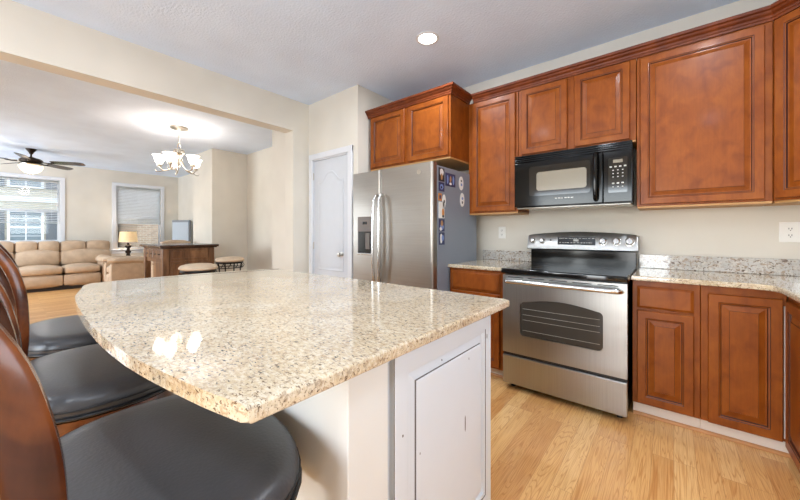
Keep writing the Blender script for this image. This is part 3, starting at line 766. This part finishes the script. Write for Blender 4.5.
dp = MB().rects(Ff, [(-2.530, -2.321, 0.974, 1.367, -0.002), (-2.530, -2.321, 0.974, 1.367, 0.005), (-2.524, -2.326, 0.980, 1.362, 0.008), (-2.515, -2.335, 1.219, 1.354, 0.008)], cap0=False, cap1=True).build('dispenser_bezel', 'disp', fl)
MB().rects(Ff, [(-2.518, -2.332, 0.996, 1.215, 0.009), (-2.518, -2.332, 0.996, 1.215, 0.0005)]).build('dispenser_cavity', 'lcd', dp)
MB().box(-2.452, -2.389, fy-0.011, fy-0.006, 1.288, 1.317, 0.002).build('dispenser_display', 'lcd', dp)
MB().box(-2.408, -2.350, fy-0.014, fy-0.009, 1.035, 1.200, 0.004).build('dispenser_paddle', 'disp', dp)
MB().box(-2.524, -2.326, fy-0.022, fy-0.006, 0.978, 0.994, 0.003).build('drip_tray', 'chrome', dp)
Tm = Matrix.Translation((-1.737, fy, 1.747)) @ Matrix.Rotation(PI/2, 4, 'X')
MB().lathe([(0.022, -0.001), (0.022, 0.004), (0.015, 0.004), (0.015, 0.002), (0.008, 0.002), (0.008, 0.004), (0, 0.004)], n=24, M4=Tm).build('round_emblem', 'nickel', fr)
# magnets on the grey side
Fg = Face((fx1, 0, 0), (0, 1, 0), (1, 0, 0))
def magnet(u0, u1, v0, v1, mat, label, blobs, oval=False):
    c = ((u0+u1)/2, (v0+v1)/2)
    t_ = thing('refrigerator_magnet', label, 'magnet', (fx1, c[0], v0), group='magnets on the refrigerator side')
    lp = lambda w: ([Fg.p(c[0]+(u1-u0)/2*math.cos(a*PI/12), c[1]+(v1-v0)/2*math.sin(a*PI/12), w) for a in range(24)] if oval else [Fg.p(*q, w) for q in ((u0, v0), (u1, v0), (u1, v1), (u0, v1))])
    MB().loops([lp(0.0004), lp(0.004)]).build('magnet_sheet', mat, t_)
    for i, (a0, a1, b0, b1, m_) in enumerate(blobs):
        e = 0.0042+0.0004*i; W_ = u1-u0; H_ = v1-v0
        pts = [((a0+a1)/2+(a1-a0)/2*math.cos(q*PI/6)*(0.9+0.1*math.sin(q*5)), (b0+b1)/2+(b1-b0)/2*math.sin(q*PI/6)) for q in range(12)]
        MB().loops([[Fg.p(u0+W_*a, v0+H_*b, w) for a, b in pts] for w in (0.0038, e+0.0006)]).build('print', m_, t_)
ph = [(0.1, 0.9, 0.1, 0.6, 'm_blue'), (0.25, 0.75, 0.4, 0.9, 'm_tan'), (0.05, 0.5, 0.05, 0.35, 'm_white')]
ph2 = [(0.1, 0.9, 0.4, 0.95, 'm_white'), (0.3, 0.7, 0.1, 0.6, 'm_tan')]
magnet(2.458, 2.550, 1.665, 1.785, 'm_black', 'dark photo magnet at the top of the left column', ph2)
magnet(2.458, 2.550, 1.575, 1.655, 'm_navy', 'navy magnet second from the top of the left column', [(0.15, 0.85, 0.2, 0.8, 'm_blue'), (0.3, 0.6, 0.3, 0.6, 'm_black')])
magnet(2.452, 2.504, 1.490, 1.555, 'm_orange', 'small orange magnet above the white notepad magnet', [(0.2, 0.8, 0.2, 0.8, 'm_navy')])
magnet(2.458, 2.550, 1.335, 1.480, 'm_white', 'white and tan notepad magnet in the middle of the column', [(0.5, 0.98, 0.05, 0.6, 'm_orange'), (0.55, 0.95, 0.02, 0.2, 'm_black')])
magnet(2.517, 2.575, 1.430, 1.550, 'm_white', 'white oval magnet beside the orange magnet', [(0.3, 0.7, 0.35, 0.6, 'm_black')], True)
magnet(2.462, 2.553, 1.215, 1.325, 'm_navy', 'navy photo magnet below the white notepad magnet', ph)
magnet(2.465, 2.553, 1.095, 1.205, 'm_navy', 'lowest navy photo magnet of the left column', [(0.1, 0.6, 0.1, 0.9, 'm_white'), (0.35, 0.9, 0.3, 0.8, 'm_blue')])
magnet(2.572, 2.745, 1.635, 1.755, 'm_navy', 'wide navy schedule magnet right of the photo column', [(0.1, 0.3, 0.15, 0.85, 'm_blue'), (0.38, 0.6, 0.3, 0.8, 'm_tan'), (0.68, 0.9, 0.15, 0.85, 'm_blue'), (0.35, 0.62, 0.1, 0.3, 'm_white')])
magnet(2.820, 2.905, 1.620, 1.755, 'm_white', 'upper white oval magnet near the back of the side', [(0.3, 0.75, 0.3, 0.5, 'm_blue'), (0.35, 0.65, 0.6, 0.75, 'm_black')], True)
magnet(2.840, 2.925, 1.460, 1.595, 'm_white', 'lower white oval magnet near the back of the side', [(0.3, 0.75, 0.5, 0.7, 'm_blue'), (0.35, 0.65, 0.2, 0.4, 'm_black')], True)

# ------------------------------------------------------------------ outlets
def outlet(x, z, label, w, h, n):
    t_ = thing('wall_outlet', label, 'outlet', (x, WY, z-h/2), group='outlets on the stove wall')
    F = FY(WY-0.0004); MB().rects(F, [(x-w/2, x+w/2, z-h/2, z+h/2, 0), (x-w/2, x+w/2, z-h/2, z+h/2, 0.003), (x-w/2+0.004, x+w/2-0.004, z-h/2+0.004, z+h/2-0.004, 0.006)]).build('cover_plate', 'plate', t_)
    for s in (-1, 1):
        zc = z+s*0.022
        rc = MB().loops([rr(x-0.019, x+0.019, zc-0.017, zc+0.017, 0.008, w_, F) for w_ in (0.005, 0.0085)]).build('receptacle', 'plate', t_)
        mb = MB()
        for dx in (-0.008, 0.005): mb.box(x+dx, x+dx+0.003, WY-0.0095, WY-0.0085, zc-0.003, zc+0.008)
        mb.box(x-0.002, x+0.003, WY-0.0095, WY-0.0085, zc-0.012, zc-0.007); mb.build('slots', 'slot', rc)
outlet(-1.372, 1.205, 'small white outlet left of the stove', 0.075, 0.125, 1)
outlet(0.615, 1.205, 'square white double outlet at the right photo edge', 0.098, 0.135, 2)

# ------------------------------------------------------------------ island stools
def make_stool(label):
    t = thing('bar_stool', label, 'stool', (0, 0, 0), group='leather bar stools at the island')
    a, b = 0.312, 0.238; yc = 0.252
    def ell(k, z, n=36, e=2.5):
        out = []
        for i in range(n):
            q = 2*PI*i/n; c, s_ = math.cos(q), math.sin(q)
            out.append(Vector((a*k*math.copysign(abs(c)**(2/e), c), yc+b*k*math.copysign(abs(s_)**(2/e), s_), z)))
        return out
    mb = MB(); mb.loops([ell(0.97, 0.640), ell(1.0, 0.652), ell(1.01, 0.672), ell(1.0, 0.690), ell(0.965, 0.706), ell(0.9, 0.715), ell(0.75, 0.7205), ell(0.5, 0.722), ell(0.2, 0.7225)])
    st = mb.build('seat', 'stoolseat', t, True, True, 60)
    MB().tube(ell(1.012, 0.650), 0.005, 6, True).build('piping', 'piping', st, True, True)
    MB().tube(ell(1.012, 0.672), 0.0028, 6, True).build('piping', 'piping', st, True, True)
    MB().loops([ell(0.93, 0.565), ell(0.97, 0.572), ell(0.97, 0.62), ell(0.99, 0.638)]).build('seat_frame', 'stoolwood', t, True, True)
    # hoop back: broad bent stiles that carry on down as the rear legs
    def blade(pts, wd, th, axis='x'):
        L = []
        for i, (p, w_) in enumerate(pts):
            p = Vector(p); q0 = Vector(pts[max(0, i-1)][0]); q1 = Vector(pts[min(len(pts)-1, i+1)][0]); d = (q1-q0).normalized()
            side = Vector((1, 0, 0)); bk = side.cross(d).normalized()      # across the blade
            if bk.y > 0: bk = -bk
            lp = []
            for k in range(12):
                an = 2*PI*k/12; c, s_ = math.cos(an), math.sin(an)
                lp.append(p + bk*(w_/2) + bk*(w_/2*math.copysign(abs(c)**0.6, c)) + side*(th/2*math.copysign(abs(s_)**0.6, s_)))
            L.append(lp)
        return MB().loops(L)
    prof = [((0.0, 0.665, 0.045), 0.045), ((0.060, 0.30), 0.045)]
    YZ = [(0.000, 0.0, 0.04), (0.028, 0.20, 0.045), (0.038, 0.45, 0.048), (0.046, 0.60, 0.050), (0.054, 0.68, 0.052), (0.058, 0.76, 0.053), (0.056, 0.86, 0.053), (0.049, 0.95, 0.053), (0.025, 1.05, 0.053), (-0.015, 1.13, 0.055), (-0.06, 1.19, 0.055)]
    YZs = catmull([(y, z, w) for y, z, w in YZ], 4)
    bk = None
    for s_ in (-1, 1):
        pts = [((s_*(0.285+0.02*math.sin(min(1, max(0, (p.y-0.5)/0.6))*PI)), p.x, max(p.y, 0.0)), p.z) for p in YZs]
        pts = [(Vector(p), w) for p, w in pts]
        blade(pts, 0, 0.03).build('back_stile', 'stoolwood', t, True, True)
    mb = MB(); n = 14; L = []
    for i in range(n+1):
        q = PI*i/n; x = 0.285*math.cos(q); y = -0.075-0.06*math.sin(q); z = 1.185+0.05*math.sin(q)
        L.append([Vector((x, y+dy, z+dz)) for dy, dz in ((0.013, -0.05), (0.015, 0.0), (0.008, 0.035), (-0.008, 0.035), (-0.015, 0.0), (-0.013, -0.05))])
    mb.loops(L); mb.build('top_rail', 'stoolwood', t, True, True)
    mb = MB(); L = []
    for i in range(n+1):
        q = PI*i/n; x = 0.262*math.cos(q); y = -0.03-0.075*math.sin(q)
        L.append([Vector((x, y+dy-0.05*(z-0.95)/0.2, z)) for dy, z in ((0.012, 0.93), (0.016, 1.05), (0.012, 1.12), (-0.012, 1.12), (-0.016, 1.05), (-0.012, 0.93))])
    mb.loops(L); o = mb.build('back_pad', 'stoolseat', t, True, True)
    for s_ in (-1, 1):
        MB().loops([[Vector((s_*0.25+dx*k*0.021, 0.425+dy*k*0.021+(0.0 if z > 0.3 else 0.015), z)) for dx, dy in ((-1, -1), (1, -1), (1, 1), (-1, 1))] for z, k in ((0.0, 0.75), (0.3, 0.9), (0.57, 1.1))]).build('leg', 'stoolwood', t, False, True)
        MB().box(s_*0.27-0.01, s_*0.27+0.01, 0.03, 0.42, 0.24, 0.27, 0.003).build('stretcher', 'stoolwood', t, False, True)
    MB().box(-0.24, 0.24, 0.425, 0.447, 0.20, 0.235, 0.004).build('footrest', 'stoolwood', t, False, True)
    return t
st = make_stool('nearest dark leather bar stool, its back cut by the photo corner')
st.location = (-0.868, -0.018, 0); st.rotation_euler = (0, 0, 0.04)
for (x, y, lb, rz) in ((-1.66, -0.025, 'middle dark leather bar stool between its two neighbours at the island', 0.0), (-2.43, 0.010, 'farthest dark leather bar stool at the rounded island corner', 0.0)):
    c = copy_tree(st); c.location = (x, y, 0); c.rotation_euler = (0, 0, rz); c['label'] = lb

# ------------------------------------------------------------------ visible light fixtures, plus added fill lamps
def make_can(x, y, label):
    t = thing('recessed_light', label, 'ceiling light', (x, y, CH), group='recessed ceiling lights')
    MB().lathe([(0.098, -0.0005), (0.096, -0.006), (0.078, -0.008), (0.074, -0.0045), (0.074, -0.0005)], n=32, caps=False).build('trim_ring', 'white', t, True, True)
    MB().lathe([(0.074, -0.001), (0.072, -0.004), (0.03, -0.0055)], n=32).build('lens', 'can', t, False, True)
    return t
can = make_can(-1.60, 2.30, 'lit round recessed ceiling light above the island')
for i, (x, y) in enumerate(CANS_AND_FILLS):  # one lamp for the visible fixture, then added ones without a fixture
    if i:
        pass
    l = bpy.data.lights.new('can_and_fill_lamp', 'AREA'); l.shape = 'DISK'; l.size = 0.14; l.energy = CAN_POWER; l.color = (0.84, 0.91, 1.0)
    o = bpy.data.objects.new('can_and_fill_lamp', l); COL.objects.link(o); o.location = (x, y, CH-0.02)

# chandelier
CX, CY = -5.97, 1.75
t = thing('chandelier', 'five light brushed nickel chandelier with white glass bell shades', 'chandelier', (CX, CY, 2.0))
MB().lathe([(0.0, 2.815), (0.02, 2.815), (0.03, 2.825), (0.125, 2.840), (0.130, 2.862)], (CX, CY, 0), 28).build('canopy', 'nickel', t, True)
mb = MB()
for k in range(8):
    z = 2.80-k*0.027; ax = (k % 2)*PI/2
    mb.tube([(CX+0.009*math.cos(a)*math.cos(ax), CY+0.009*math.cos(a)*math.sin(ax), z+0.017*math.sin(a)) for a in [2*PI*i/10 for i in range(10)]], 0.0035, 5, True)
mb.build('chain', 'nickel', t, True)
mb = MB()
for s_ in (-1, 1):
    mb.tube(catmull([(CX, CY, 2.610), (CX+s_*0.03, CY-s_*0.02, 2.59), (CX+s_*0.062, CY-s_*0.04, 2.56), (CX+s_*0.062, CY-s_*0.04, 2.50)], 4), 0.006, 6)
mb.build('hanger_loop', 'nickel', t, True)
MB().lathe([(0, 2.520), (0.05, 2.520), (0.075, 2.505), (0.075, 2.455), (0.055, 2.440), (0.04, 2.410), (0.028, 2.330), (0.02, 2.270), (0.0, 2.250)], (CX, CY, 0), 24).build('hub', 'nickel', t, True)
for k in range(5):
    a = 2*PI*k/5+0.5; c, s_ = math.cos(a), math.sin(a); g = lambda r, z: (CX+c*r, CY+s_*r, z)
    arm = MB().tube(catmull([g(0.02, 2.425), g(0.05, 2.315), g(0.10, 2.215), g(0.18, 2.170), g(0.225, 2.185), g(0.255, 2.235)], 5), 0.011, 8).build('arm', 'nickel', t, True)
    MB().tube(catmull([g(0.20, 2.170), g(0.27, 2.145), g(0.30, 2.155), g(0.31, 2.185)], 4), 0.006, 6).build('scroll', 'nickel', arm, True)
    MB().lathe([(0.0, 2.230), (0.03, 2.230), (0.038, 2.255), (0.030, 2.270), (0.0, 2.270)], g(0.255, 0), 14).build('socket_cup', 'nickel', arm, True)
    MB().lathe([(0.030, 2.271), (0.052, 2.295), (0.064, 2.335), (0.072, 2.380), (0.092, 2.400), (0.089, 2.402), (0.068, 2.383), (0.060, 2.335), (0.048, 2.298), (0.028, 2.277)], g(0.255, 0), 20, caps=False).build('glass_shade', 'shade', arm, True)
    point('chandelier_bulb', g(0.255, 2.420), 1.5, WARM, 0.05)

# ceiling fan
FXX, FYY = -9.75, 0.33
t = thing('ceiling_fan', 'dark bronze ceiling fan with lit glass bowl above the sofa', 'ceiling fan', (FXX, FYY, 2.37))
MB().lathe([(0, 2.76), (0.025, 2.76), (0.035, 2.79), (0.07, 2.84), (0.08, 2.8615)], (FXX, FYY, 0), 24).build('canopy', 'bronze', t, True)
MB().tube([(FXX, FYY, 2.77), (FXX, FYY, 2.68)], 0.014).build('downrod', 'bronze', t, True)
MB().lathe([(0, 2.70), (0.04, 2.70), (0.07, 2.685), (0.135, 2.67), (0.165, 2.64), (0.158, 2.60), (0.13, 2.585), (0, 2.585)], (FXX, FYY, 0), 32).build('motor_housing', 'bronze', t, True)
MB().lathe([(0, 2.584), (0.11, 2.584), (0.15, 2.56), (0.14, 2.535), (0.10, 2.53), (0, 2.53)], (FXX, FYY, 0), 32).build('switch_housing', 'nickel', t, True)
MB().lathe([(0.172, 2.528), (0.168, 2.50), (0.14, 2.44), (0.085, 2.395), (0.03, 2.378), (0.0, 2.377)], (FXX, FYY, 0), 32).build('light_bowl', 'bowl', t, True)
MB().lathe([(0, 2.377), (0.014, 2.372), (0.016, 2.362), (0, 2.350)], (FXX, FYY, 0), 12).build('finial', 'bronze', t, True)
for k in range(5):
    a = 2*PI*k/5+math.radians(132); R4 = Matrix.Translation((FXX, FYY, 2.615)) @ Matrix.Rotation(a, 4, 'Z')
    bl = MB()
    R5 = R4 @ Matrix.Rotation(math.radians(-14), 4, 'X')
    L = []
    for x, w_ in ((0.30, 0.055), (0.36, 0.068), (0.60, 0.078), (0.72, 0.080), (0.80, 0.070), (0.83, 0.04)):
        L.append([R5 @ Vector((x, s_*w_, z)) for s_, z in ((-1, -0.004), (1, -0.004), (1, 0.004), (-1, 0.004))])
    b_ = bl.loops(L).build('fan_blade', 'blade', t)
    MB().tube([R4 @ Vector(p) for p in ((0.18, 0, -0.012), (0.25, 0, -0.022), (0.34, 0.02, -0.012))], 0.012, 6).build('blade_bracket', 'bronze', b_, True)
point('fan_bulb', (FXX, FYY, 2.30), 9, WARM, 0.1)

# ------------------------------------------------------------------ living room
def cush(mb, x0, x1, y0, y1, z0, z1, r=0.05, puff=0.02):
    b = bmesh.new(); bmesh.ops.create_cube(b, size=1)
    for v in b.verts: v.co = Vector(((x0+x1)/2+v.co.x*(x1-x0), (y0+y1)/2+v.co.y*(y1-y0), (z0+z1)/2+v.co.z*(z1-z0)))
    bmesh.ops.subdivide_edges(b, edges=b.edges[:], cuts=3, use_grid_fill=True)
    c = Vector(((x0+x1)/2, (y0+y1)/2, (z0+z1)/2)); h = Vector(((x1-x0)/2, (y1-y0)/2, (z1-z0)/2))
    for v in b.verts:
        d = v.co-c; q = Vector((d.x/h.x, d.y/h.y, d.z/h.z)); rd = min(r, min(h)*0.9)
        inn = Vector([math.copysign(max(0, abs(d[i])-rd) if abs(q[i]) > 0.999 else abs(d[i]), d[i]) for i in range(3)])
        inn = Vector([max(-(h[i]-rd), min(h[i]-rd, d[i])) for i in range(3)]); e = d-inn
        if e.length > 1e-6: d = inn+e.normalized()*rd
        ax = max(range(3), key=lambda i: abs(q[i])); o1, o2 = [i for i in range(3) if i != ax]
        pf = puff*(1-q[o1]**2)*(1-q[o2]**2); d[ax] += math.copysign(pf, q[ax]); v.co = c+d
    mb.add(b); return mb
def sofa():
    xb, xf = -11.10, -10.10
    t = thing('sofa', 'long tan leather reclining sofa below the far windows', 'sofa', (-10.6, 0.5, 0))
    MB().box(xb+0.1, xf-0.06, -1.08, 1.42, 0.001, 0.09).build('sofa_base', 'sofadark', t)
    for (y0, y1) in ((-1.09, -0.49), (-0.49, 0.13), (0.13, 0.81), (0.81, 1.42)):
        g = 0.006
        yb = y1-g if y1 < 1.4 else 1.68
        cush(MB(), xf-0.18, xf, y0+g, y1-g, 0.075, 0.30, 0.04, 0.02).build('footrest_panel', 'sofa', t, True)
        cush(MB(), xb+0.3, xf+0.015, y0+g, y1-g, 0.30, 0.485, 0.07, 0.025).build('seat_cushion', 'sofa', t, True)
        mb = MB(); cush(mb, xb+0.10, xb+0.38, y0+g, yb, 0.46, 0.80, 0.07, 0.03); mb.build('lumbar_cushion', 'sofa', t, True)
        ym = (y0+yb)/2
        mb = MB(); cush(mb, xb+0.03, xb+0.30, y0+g, ym-0.003, 0.765, 1.015, 0.05, 0.012); cush(mb, xb+0.03, xb+0.30, ym+0.003, yb, 0.765, 1.015, 0.05, 0.012)
        mb.build('head_cushion', 'sofa', t, True)
    MB().box(xb, xb+0.15, -1.1, 1.45, 0.08, 0.93, 0.05).build('sofa_back', 'sofa', t, True)
    for (y0, y1) in ((1.425, 1.60), (-1.3, -1.095)):
        mb = MB(); cush(mb, xb+0.05, xf-0.02, y0, y1, 0.05, 0.56, 0.05, 0.0); cush(mb, xb+0.1, xf+0.02, y0-0.02, y1+0.03, 0.50, 0.66, 0.078, 0.02); mb.build('armrest', 'sofa', t, True)
sofa()
def armchair(label, loc, rz, zt, w, D=0.86):
    """recliner facing local -y, built about its own base"""
    t = thing('recliner', label, 'armchair', (0, 0, 0), group='tan leather recliners')
    for s_ in (-1, 1):
        x = s_*(w/2-0.10); mb = MB(); cush(mb, x-0.10, x+0.10, -D/2, D/2, 0.03, 0.55, 0.05, 0.0)
        n = 14; L = []
        for i in range(n+1):
            q = i/n; y = -D/2-0.03+(D+0.04)*q; zz = 0.60-0.085*q+0.03*math.sin(PI*q); r_ = 0.075*(1 if 0.08 < q < 0.92 else 0.8)
            if i in (0, n): r_ *= 0.6
            L.append([Vector((x+1.6*r_*math.cos(a), y, zz+r_*math.sin(a))) for a in [2*PI*k/14 for k in range(14)]])
        mb.loops(L); mb.build('armrest', 'sofa', t, True)
    h = w/2-0.205
    cush(MB(), -h, h, -D/2+0.02, D/2-0.2, 0.30, 0.48, 0.06, 0.02).build('seat_cushion', 'sofa', t, True)
    cush(MB(), -h, h, -D/2, -D/2+0.16, 0.06, 0.29, 0.04, 0.02).build('footrest_panel', 'sofa', t, True)
    cush(MB(), -w/2+0.03, w/2-0.03, D/2-0.19, D/2+0.03, 0.08, zt, 0.08, 0.015).build('backrest', 'sofa', t, True)
    t.location = loc; t.rotation_euler = (0, 0, rz); return t
armchair('tan leather recliner whose side faces the kitchen, beside the sofa', (-9.56, 1.88, 0), 0, 0.66, 0.80, 0.9)
armchair('tan leather recliner mostly hidden behind the dark bar table, back turned', (-8.12, 2.24, 0), -PI/2, 1.045, 0.62, 0.72)

# side table and lamp
t = thing('side_table', 'small white topped side table under the lamp', 'table', (-10.95, 2.05, 0))
MB().box(-11.22, -10.70, 1.80, 2.32, 0.50, 0.53, 0.006).build('table_top', 'white', t)
for dx in (-0.22, 0.22):
    for dy in (-0.22, 0.22): MB().box(-10.96+dx-0.02, -10.96+dx+0.02, 2.06+dy-0.02, 2.06+dy+0.02, 0.0005, 0.50).build('leg', 'white', t)
t = thing('table_lamp', 'lit table lamp with tan drum shade on turned dark base', 'lamp', (-11.0, 2.07, 0.531))
c = (-11.0, 2.07, 0)
MB().lathe([(0, 0.531), (0.10, 0.531), (0.105, 0.55), (0.08, 0.565), (0.05, 0.60), (0.035, 0.66), (0.06, 0.69), (0.065, 0.72), (0.035, 0.75), (0.03, 0.80), (0.07, 0.83), (0.075, 0.87), (0.03, 0.90), (0.025, 0.93), (0.05, 0.95), (0.015, 0.975), (0.012, 1.22), (0, 1.22)], c, 20).build('lamp_base', 'bronze', t, True)
MB().lathe([(0.20, 0.965), (0.172, 1.235), (0.169, 1.235), (0.197, 0.965)], c, 32, caps=False).build('lamp_shade', 'lampshade', t, True)
MB().lathe([(0, 1.22), (0.012, 1.225), (0.016, 1.24), (0, 1.26)], c, 12).build('finial', 'bronze', t, True)
point('table_lamp_bulb', (-11.0, 2.07, 1.10), 9, WARM, 0.05)

# television on its stand in the corner
t = thing('tv_stand', 'low dark television stand in the far living room corner', 'stand', (-10.45, 2.98, 0))
MB().box(-10.95, -9.9, 2.72, 3.24, 0.06, 0.62, 0.01).build('stand_body', 'tvdark', t)
for x in (-10.9, -9.95):
    for y in (2.76, 3.2): MB().box(x-0.02, x+0.02, y-0.02, y+0.02, 0.0005, 0.06).build('leg', 'tvdark', t)
t = thing('television', 'silver framed television with reflection tinted screen in the far corner', 'television', (-10.25, 3.05, 0.6205), math.radians(30))
MB().box(-0.27, 0.27, -0.02, 0.05, 0.08, 0.93, 0.012).build('television_frame', 'tvframe', t, local=True)
MB().box(-0.245, 0.245, -0.026, -0.018, 0.14, 0.87, 0.003).build('screen', 'tvscreen', t, local=True)
mb = MB(); mb.box(-0.2, 0.2, -0.09, 0.12, 0.001, 0.02, 0.005); mb.box(-0.05, 0.05, 0.0, 0.04, 0.02, 0.10); mb.build('stand_foot', 'tvframe', t, local=True)

# bar table with storage base
t = thing('bar_table', 'tall dark wooden bar table with drawers and panelled base', 'table', (-6.9, 2.02, 0))
tx0, tx1, ty0, ty1 = -7.52, -6.27, 1.575, 2.46
mb = MB(); mb.box(tx0, tx1, ty0, ty1, 0.960, 1.000, 0.008, 3); mb.box(tx0+0.025, tx1-0.025, ty0+0.025, ty1-0.025, 0.9449, 0.9595, 0.004); mb.build('table_top', 'tabletop', t, True)
bx0, bx1, by0, by1 = tx0+0.06, tx1-0.05, ty0+0.05, ty1-0.06
for x in (bx0, bx1-0.09):
    for y in (by0, by1-0.09): MB().box(x, x+0.09, y, y+0.09, 0.0005, 0.944, 0.006).build('leg', 'tablewood', t)
MB().box(bx0+0.02, bx1-0.02, by0+0.025, by1-0.02, 0.70, 0.9435, 0.003).build('drawer_case', 'tablewood', t)
MB().box(bx1-0.62, bx1-0.02, by0+0.02, by1-0.02, 0.10, 0.70, 0.003).build('cabinet_base', 'tablewood', t)
Fe = Face((bx1-0.0195, 0, 0), (0, 1, 0), (1, 0, 0))
for z0, z1 in ((0.745, 0.925), (0.14, 0.725)):
    a, b = by0+0.10, by1-0.10
    MB().rects(Fe, [(a, b, z0, z1, 0), (a, b, z0, z1, 0.012), (a+0.03, b-0.03, z0+0.03, z1-0.03, 0.012), (a+0.034, b-0.034, z0+0.034, z1-0.034, 0.003)]).build('side_panel', 'tablewood', t)
Ft = FY(by0+0.0245)
for a, b in ((bx0+0.12, (bx0+bx1)/2-0.02), ((bx0+bx1)/2+0.02, bx1-0.12)):
    dd = MB().rects(Ft, [(a, b, 0.77, 0.915, 0), (a, b, 0.77, 0.915, 0.016), (a+0.01, b-0.01, 0.78, 0.905, 0.02)]).build('drawer', 'tablewood', t)
    for u in (a+0.1, b-0.1): MB().box(u-0.035, u+0.035, by0-0.012, by0+0.006, 0.835, 0.85, 0.004).build('drawer_pull', 'iron', dd)

# round cushioned stools by the bar table
def round_stool(label):
    t = thing('round_stool', label, 'stool', (0, 0, 0), group='round cushioned stools by the bar table')
    MB().lathe([(0, 0.715), (0.195, 0.715), (0.222, 0.73), (0.226, 0.75), (0.205, 0.775), (0.145, 0.792), (0.08, 0.798), (0, 0.80)], n=32).build('cushion', 'cushion', t, True, True)
    MB().lathe([(0, 0.69), (0.205, 0.69), (0.21, 0.70), (0.205, 0.7145), (0, 0.7145)], n=28).build('seat_ring', 'iron', t, True, True)
    for k in range(4):
        a = PI/4+k*PI/2; c, s_ = math.cos(a), math.sin(a)
        MB().tube(catmull([(c*0.19, s_*0.19, 0.695), (c*0.17, s_*0.17, 0.55), (c*0.19, s_*0.19, 0.3), (c*0.25, s_*0.25, 0.008)], 5), 0.011, 8).build('leg', 'iron', t, True, True)
    MB().tube([(0.20*math.cos(2*PI*i/24), 0.20*math.sin(2*PI*i/24), 0.62) for i in range(24)], 0.008, 6, True).build('scroll_ring', 'iron', t, True, True)
    for i in range(12):
        a = 2*PI*i/12; MB().tube(catmull([(0.2*math.cos(a), 0.2*math.sin(a), 0.62), (0.22*math.cos(a+0.1), 0.22*math.sin(a+0.1), 0.655), (0.2*math.cos(a+0.2), 0.2*math.sin(a+0.2), 0.692)], 3), 0.005, 5).build('scroll_bar', 'iron', t, True, True)
    MB().tube([(0.215*math.cos(2*PI*i/24), 0.215*math.sin(2*PI*i/24), 0.22) for i in range(24)], 0.009, 6, True).build('foot_ring', 'iron', t, True, True)
    return t
rs = round_stool('beige round cushion stool in front of the bar table'); rs.location = (-4.80, 1.63, 0)
c = copy_tree(rs); c.location = (-5.78, 2.44, -0.0); c['label'] = 'beige round cushion stool at the right end of the bar table'

# ------------------------------------------------------------------ outdoors
o = MB().box(-60, FX-0.4, -25, 25, -0.9, -0.6).build('ground', 'grass'); o['kind'] = 'structure'
t = thing('neighbour_house', 'pale sided neighbouring house seen through the left blind', 'house', (-22, -1, -0.6))
HX = -20.5
MB().box(-30, HX, -12, 3.1, -0.6, 6.2).build('house_wall', 'siding', t)
for y0, y1, z0, z1 in ((-3.3, -0.9, 0.75, 2.1), (0.35, 1.45, 0.75, 2.1), (-3.3, -0.9, 2.75, 4.2), (0.35, 1.45, 2.75, 4.2)):
    pass
def hwin(y0, y1, z0, z1, shut):
    F = Face((HX+0.0, 0, 0), (0, 1, 0), (1, 0, 0))
    w = MB().rects(F, [(y0, y1, z0, z1, 0.001), (y0, y1, z0, z1, 0.06), (y0+0.08, y1-0.08, z0+0.08, z1-0.08, 0.06), (y0+0.08, y1-0.08, z0+0.08, z1-0.08, 0.02)]).build('window', 'outwhite', t)
    MB().rects(F, [(y0+0.08, y1-0.08, z0+0.08, z1-0.08, 0.021), (y0+0.08, y1-0.08, z0+0.08, z1-0.08, 0.03)]).build('pane', 'outglass', w)
    mb = MB(); zm = (z0+z1)/2; ym = (y0+y1)/2
    mb.box(HX+0.03, HX+0.045, y0+0.08, y1-0.08, zm-0.03, zm+0.03); mb.box(HX+0.03, HX+0.045, ym-0.02, ym+0.02, z0+0.08, z1-0.08)
    mb.box(HX+0.03, HX+0.045, y0+0.08, y1-0.08, (z0+zm)/2-0.012, (z0+zm)/2+0.012); mb.box(HX+0.03, HX+0.045, y0+0.08, y1-0.08, (zm+z1)/2-0.012, (zm+z1)/2+0.012); mb.build('muntins', 'outwhite', w)
    if shut:
        for a, b in ((y0-0.5, y0-0.06), (y1+0.06, y1+0.5)):
            mb = MB(); mb.box(HX+0.001, HX+0.04, a, b, z0, z1)
            z = z0+0.08
            while z < z1-0.08: mb.box(HX+0.04, HX+0.05, a+0.05, b-0.05, z, z+0.05); z += 0.09
            mb.build('shutter', 'shutter', t)
hwin(-1.9, -0.35, 0.72, 2.15, False); hwin(0.05, 1.05, 0.72, 2.15, True)
hwin(-1.9, -0.35, 3.05, 4.4, False); hwin(0.05, 1.05, 3.05, 4.4, True)
MB().box(HX+0.001, HX+0.05, -12, 3.1, 2.5, 2.7).build('band_board', 'outwhite', t)
rf = MB(); rf.loops([[Vector((x, y, z)) for x, z in ((-30.5, 6.2), (HX+0.5, 6.2), (-25.2, 9.0))] for y in (-12.4, 3.25)]); rf.build('roof', 'roof', t)
t = thing('brick_house', 'tan brick house wall seen through the right window', 'house', (-19, 7, -0.6))
MB().box(-26, -17.5, 3.6, 16, -0.6, 5.6).build('house_wall', 'brick', t)
MB().loops([[Vector((x, y, z)) for x, z in ((-26.4, 5.6), (-17.1, 5.6), (-21.7, 8.2))] for y in (3.5, 16.4)]).build('roof', 'roof', t)
